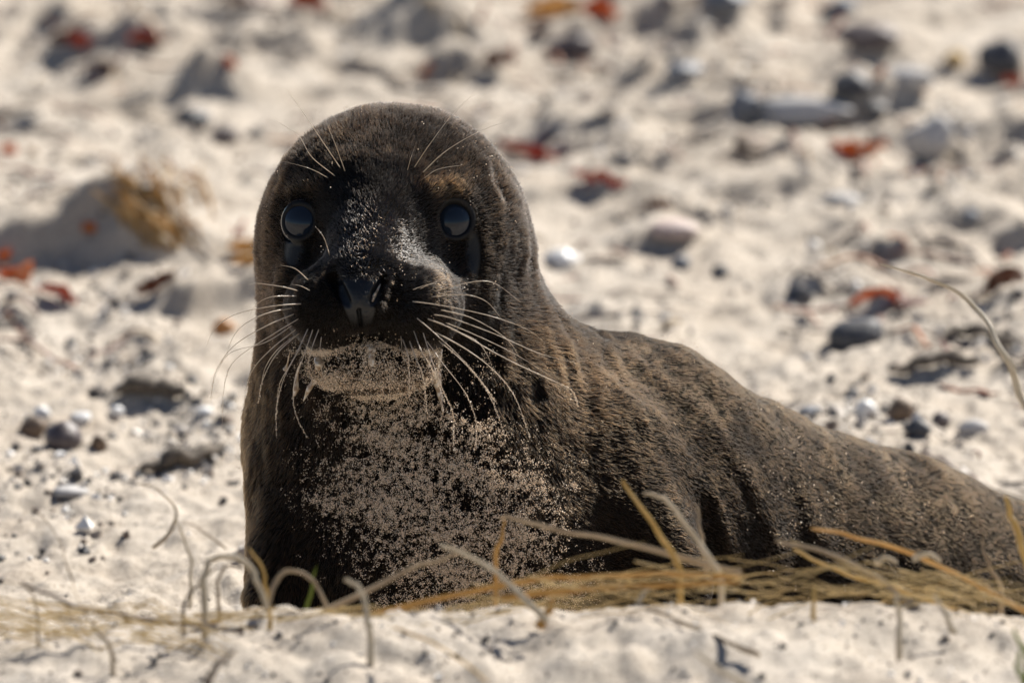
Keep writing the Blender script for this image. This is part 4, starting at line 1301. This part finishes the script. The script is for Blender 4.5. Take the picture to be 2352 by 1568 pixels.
def stem_geo(px, w, width, taper=0.75, flat=0.45, root=True):
    """px in photo pixels; w: depth or list of depths"""
    ws = list(w) if isinstance(w, (list, tuple)) else [w] * len(px)
    ctrl = [uvw(x, y, ww * 2.0) for (x, y), ww in zip(px, ws)]
    n_ = max(10, 6 * len(px))
    sp = to_world(spline(ctrl, n_))
    wob = 0.0011 * np.stack([noise3(np.arange(n_) * 0.33, np.full(n_, px[0][0] * 0.37), np.full(n_, a_ * 9.0), 18) for a_ in range(3)], 1)
    sp = sp + wob
    rr = width * 0.31 * S / 100 * np.linspace(1.0, max(0.12, 0.7 - taper), n_) ** 0.8
    rr = rr * (1 + 0.08 * noise3(np.arange(n_) * 0.7, np.full(n_, px[0][0] * 0.1), np.zeros(n_), 8))
    rr[-1] *= 0.5
    return sp, rr, flat
def stem(px, w, width, mat, label, cat='grass', name='grass_stem', taper=0.35, flat=0.30, ground=True):
    """px from root to tip; the root is carried down into the sand"""
    sp, rr, fl = stem_geo(px, w, width, taper, flat)
    if ground:
        g0 = sp[0].copy(); g0[2] = gz_at(g0[0], g0[1])[0] - 0.004
        up_ = abs(sp[2][2] - sp[0][2]) / max(1e-6, np.linalg.norm(sp[2] - sp[0]))
        if 0.002 < sp[0][2] - g0[2] < 0.10 and up_ > 0.8:
            sp = np.concatenate([[g0], sp]); rr = np.concatenate([[rr[0]], rr])
    VV, FF = tube(sp, rr, 8, flat=fl, flat_dir=(0.15, 1.0, 0.2))
    o = link(name, np_mesh(name, VV, FF), GM[mat])
    origin_to(o, sp[0])
    return tag(o, label, cat)

stem([(1562, 1305), (1500, 1205), (1430, 1103)], -9.5, 24, 'gold', 'straight golden grass blade leaning left before the seal shoulder')
stem([(1658, 1322), (1590, 1225), (1530, 1150), (1512, 1138), (1478, 1132)], -9.5, 22, 'straw', 'pale bent grass blade with hooked tip before the seal shoulder')
stem([(1622, 1310), (1612, 1240), (1600, 1160)], -7.5, 18, 'dead', 'faint tan blade upright just right of the hooked pale blade')
stem([(1700, 1318), (1540, 1274), (1400, 1240), (1235, 1205), (1175, 1188), (1150, 1192)], [-9.5, -9.3, -9, -8.5, -8.2, -8], 24, 'dead', 'long tan grass stem sloping across the lower chest of the seal', taper=0.2)
stem([(1140, 1275), (1152, 1230), (1158, 1195)], -8.3, 18, 'rust', 'short rusty stub hanging from the long sloping stem')
stem([(1255, 1425), (1180, 1350), (1120, 1300), (1060, 1268), (1010, 1250)], [-11.5, -11, -10.5, -10.2, -10], 30, 'straw', 'thick pale straw pointing up left before the seal chest, its tip broken', taper=0.25)
stem([(690, 1425), (830, 1362), (960, 1300), (1075, 1264)], [-10, -9.6, -9.3, -9.2], 24, 'dead', 'tan grass stem rising to meet the thick pale straw', taper=0.2)
stem([(740, 1435), (880, 1402), (1050, 1365), (1250, 1330), (1450, 1318), (1700, 1325)], -10, 24, 'rust', 'long rust brown stem lying under the seal chest along the sand crest', taper=0.1)
stem([(1150, 1372), (1350, 1352), (1500, 1345), (1700, 1338)], -11, 26, 'rust', 'thick orange brown stem lying flat on the sand crest', taper=0.2)
stem([(610, 1425), (618, 1370), (640, 1325), (670, 1312), (710, 1325), (735, 1355), (752, 1400)], -10, 20, 'dead', 'small tan grass arch at the foot of the seal, right of the pale arch', taper=0.1)
stem([(468, 1425), (466, 1350), (476, 1300), (500, 1280), (545, 1283), (580, 1310), (600, 1355), (612, 1400)], -10.8, 26, 'straw', 'big pale grass arch left of the seal foot', taper=0.1)
stem([(505, 1415), (500, 1350), (515, 1305), (560, 1300)], -10.2, 15, 'dead', 'thin brown inner stem inside the big pale arch', taper=0.3)
stem([(622, 1445), (612, 1370), (606, 1320), (575, 1258)], -10.6, 18, 'gold', 'short yellow blade standing between the two grass arches', taper=0.4)
stem([(702, 1408), (714, 1350), (728, 1298)], -9.8, 16, 'green', 'single fresh green blade at the foot of the seal', taper=0.5)
stem([(852, 1495), (846, 1440), (835, 1375), (818, 1342), (790, 1328)], -12, 24, 'straw', 'pale stem with drooping tip at the base of the seal chest', taper=0.2)
stem([(1240, 1440), (1260, 1400), (1275, 1375)], -11, 34, 'rust', 'crumpled rusty leaf scrap on the crest under the chest', flat=0.3)
stem([(1465, 1385), (1478, 1365), (1490, 1350)], -11.2, 18, 'straw', 'tiny pale stub on the thick orange brown stem')
stem([(2400, 1440), (2365, 1310), (2340, 1235), (2320, 1180), (2305, 1138)], -8.6, 30, 'gold', 'golden blade at the right edge in front of the seal flank', taper=0.3)
stem([(2400, 1425), (2250, 1345), (2110, 1280), (1960, 1232), (1860, 1212)], [-8, -8, -8.4, -9, -9.4], 24, 'rust', 'long orange stem curving down to the right edge before the flank', taper=0.3)
stem([(2180, 1460), (2080, 1375), (1990, 1310), (1880, 1262), (1780, 1240)], [-11, -10.5, -10, -10, -10], 24, 'dead', 'tan stem crossing low in front of the seal flank', taper=0.3)
stem([(2352, 1450), (2200, 1400), (2050, 1350), (1900, 1300), (1820, 1262)], -9.2, 22, 'gold', 'golden stem lying below the long orange one', taper=0.3)
stem([(2068, 1470), (2064, 1410), (2058, 1358)], -12, 24, 'straw', 'short pale straw standing upright at lower right')
stem([(2195, 1452), (2172, 1410), (2145, 1362)], -11.6, 22, 'straw', 'short pale straw leaning left at lower right')
stem([(2300, 1350), (2270, 1290), (2252, 1240)], -8, 16, 'dead', 'thin tan stub near the right edge')
stem([(2010, 1296), (2035, 1282), (2062, 1290)], -9.8, 24, 'straw', 'white flake of dry leaf caught on stems, left of a pair', ground=False)
stem([(2098, 1280), (2130, 1272), (2160, 1290)], -9.4, 26, 'straw', 'white flake of dry leaf caught on stems, right of a pair', ground=False)
stem([(1745, 1600), (1670, 1545), (1595, 1495)], -17, 30, 'straw', 'pale blade running off the bottom edge right of centre', taper=0.4)
stem([(1740, 1500), (1650, 1462), (1560, 1425), (1480, 1395)], [-13.2, -12.4, -11.6, -11], 26, 'dead', 'flat tan blade lying on the bare foreground sand')
stem([(1115, 1560), (1050, 1510), (980, 1468), (900, 1440)], [-16, -14.4, -13, -12], 26, 'gold', 'olive yellow stem sinking into the foreground sand at bottom centre')
stem([(1870, 1345), (1862, 1420)], -11.3, 14, 'gold', 'faint thin stalk hanging over the crest right of centre')
stem([(2500, 1480), (2470, 1230), (2400, 1010), (2352, 920), (2300, 800), (2225, 690), (2130, 640), (2020, 608)], [-9, -8.4, -7.4, -7, -7, -6.5, -6, -5.5], 40, 'straw', 'tall pale grass blade arching into view at the right edge', taper=0.6)
# twigs at the lower left
stem([(560, 1452), (470, 1438), (300, 1412), (180, 1396), (110, 1362), (45, 1335)], -11, 18, 'twig', 'dark twig lying across the lower left corner', 'twig', 'twig', 0.3, 0.9)
stem([(185, 1400), (170, 1345), (152, 1290), (140, 1250), (115, 1208), (70, 1160)], [-10.8, -10, -9.5, -9, -8.5, -8], 16, 'dead', 'dry grass stalk rising from the dark twig at far left', taper=0.75)
stem([(350, 1258), (385, 1228), (405, 1190), (395, 1155), (360, 1122), (310, 1108)], [-8.5] * 6, 15, 'dead', 'curled dry stalk with a hook, left of the seal', taper=0.6, ground=False)
stem([(435, 1415), (440, 1300), (420, 1240), (405, 1190)], -8.6, 13, 'straw', 'thin upright stalk carrying the hooked curl', taper=0.3)
stem([(520, 1260), (470, 1225), (420, 1195)], -8.6, 8, 'dead', 'fine side shoot right of the hooked curl', taper=0.5, ground=False)
stem([(260, 1500), (215, 1430), (190, 1400)], -12, 16, 'dead', 'short tan twig branching down from the dark twig', 'twig', 'twig')
stem([(420, 1400), (440, 1360), (500, 1300)], -10.5, 13, 'twig', 'thin brown twig leaning towards the big pale arch', 'twig', 'twig')
stem([(90, 1430), (80, 1380), (60, 1345), (0, 1330)], -11, 10, 'dead', 'fine dry thread at the far left below the dark twig')
stem([(480, 1560), (505, 1520), (545, 1490)], -15, 26, 'twig', 'dark twig stub poking from the sand at bottom left', 'twig', 'twig', 0.5, 0.8)
stem([(2360, 1500), (2340, 1470), (2330, 1440)], -14, 22, 'green', 'green shoot at the right edge near the bottom')
stem([(2352, 1568), (2338, 1530), (2344, 1490)], -15, 26, 'green', 'second green shoot below it in the bottom right corner')

# the tangle of fine straw along the crest: nobody could count it
VV_, FF_, off_ = [], [], 0
rg = random.Random(4)
def add_straw(px, w, width, flat=0.6):
    global off_
    sp, rr, fl = stem_geo(px, w, width, 0.4, flat)
    v, f = tube(sp, rr, 5, flat=fl, flat_dir=(0.15, 1.0, 0.2))
    VV_.append(v); FF_.append(f + off_); off_ += len(v)
for i in range(100):
    x0 = rg.uniform(1150, 2350); ln = rg.uniform(90, 420)
    yb = 1368 + 40 * ((x0 - 1750) / 600) ** 2 + rg.gauss(-22, 24)
    sl = rg.gauss(0.02, 0.22) + (0.16 if x0 > 1950 else 0)
    w0 = rg.uniform(-11.2, -8.6)
    add_straw([(x0 - ln / 2, yb - sl * ln / 2), (x0, yb - rg.uniform(-6, 26)), (x0 + ln / 2, yb + sl * ln / 2)], w0, rg.uniform(3.5, 8))
for i in range(34):
    x0 = rg.uniform(560, 1200); ln = rg.uniform(80, 300)
    yb = 1418 + rg.gauss(0, 12)
    add_straw([(x0 - ln / 2, yb + 8), (x0, yb - rg.uniform(0, 12)), (x0 + ln / 2, yb - rg.uniform(0, 20))], rg.uniform(-11, -9.5), rg.uniform(5, 12))
for i in range(70):
    x0 = rg.uniform(-60, 560); ln = rg.uniform(60, 260)
    yb = rg.uniform(1400, 1490); sl = rg.gauss(0.12, 0.2)
    add_straw([(x0 - ln / 2, yb - sl * ln / 2), (x0, yb - rg.uniform(0, 22)), (x0 + ln / 2, yb + sl * ln / 2)], rg.uniform(-12.5, -9.5), rg.uniform(4, 11))
m = speckle_mat('straw_mix', (0.42, 0.29, 0.12), (0.66, 0.50, 0.24), (0.76, 0.66, 0.46), 14, 0.6, 0.2, 200, 0.2)
lit = link('dry_grass', np_mesh('dry_grass', np.concatenate(VV_), np.concatenate(FF_)), m)
tag(lit, 'tangle of fine dry straw along the crest of the foreground sand', 'grass', kind='stuff')
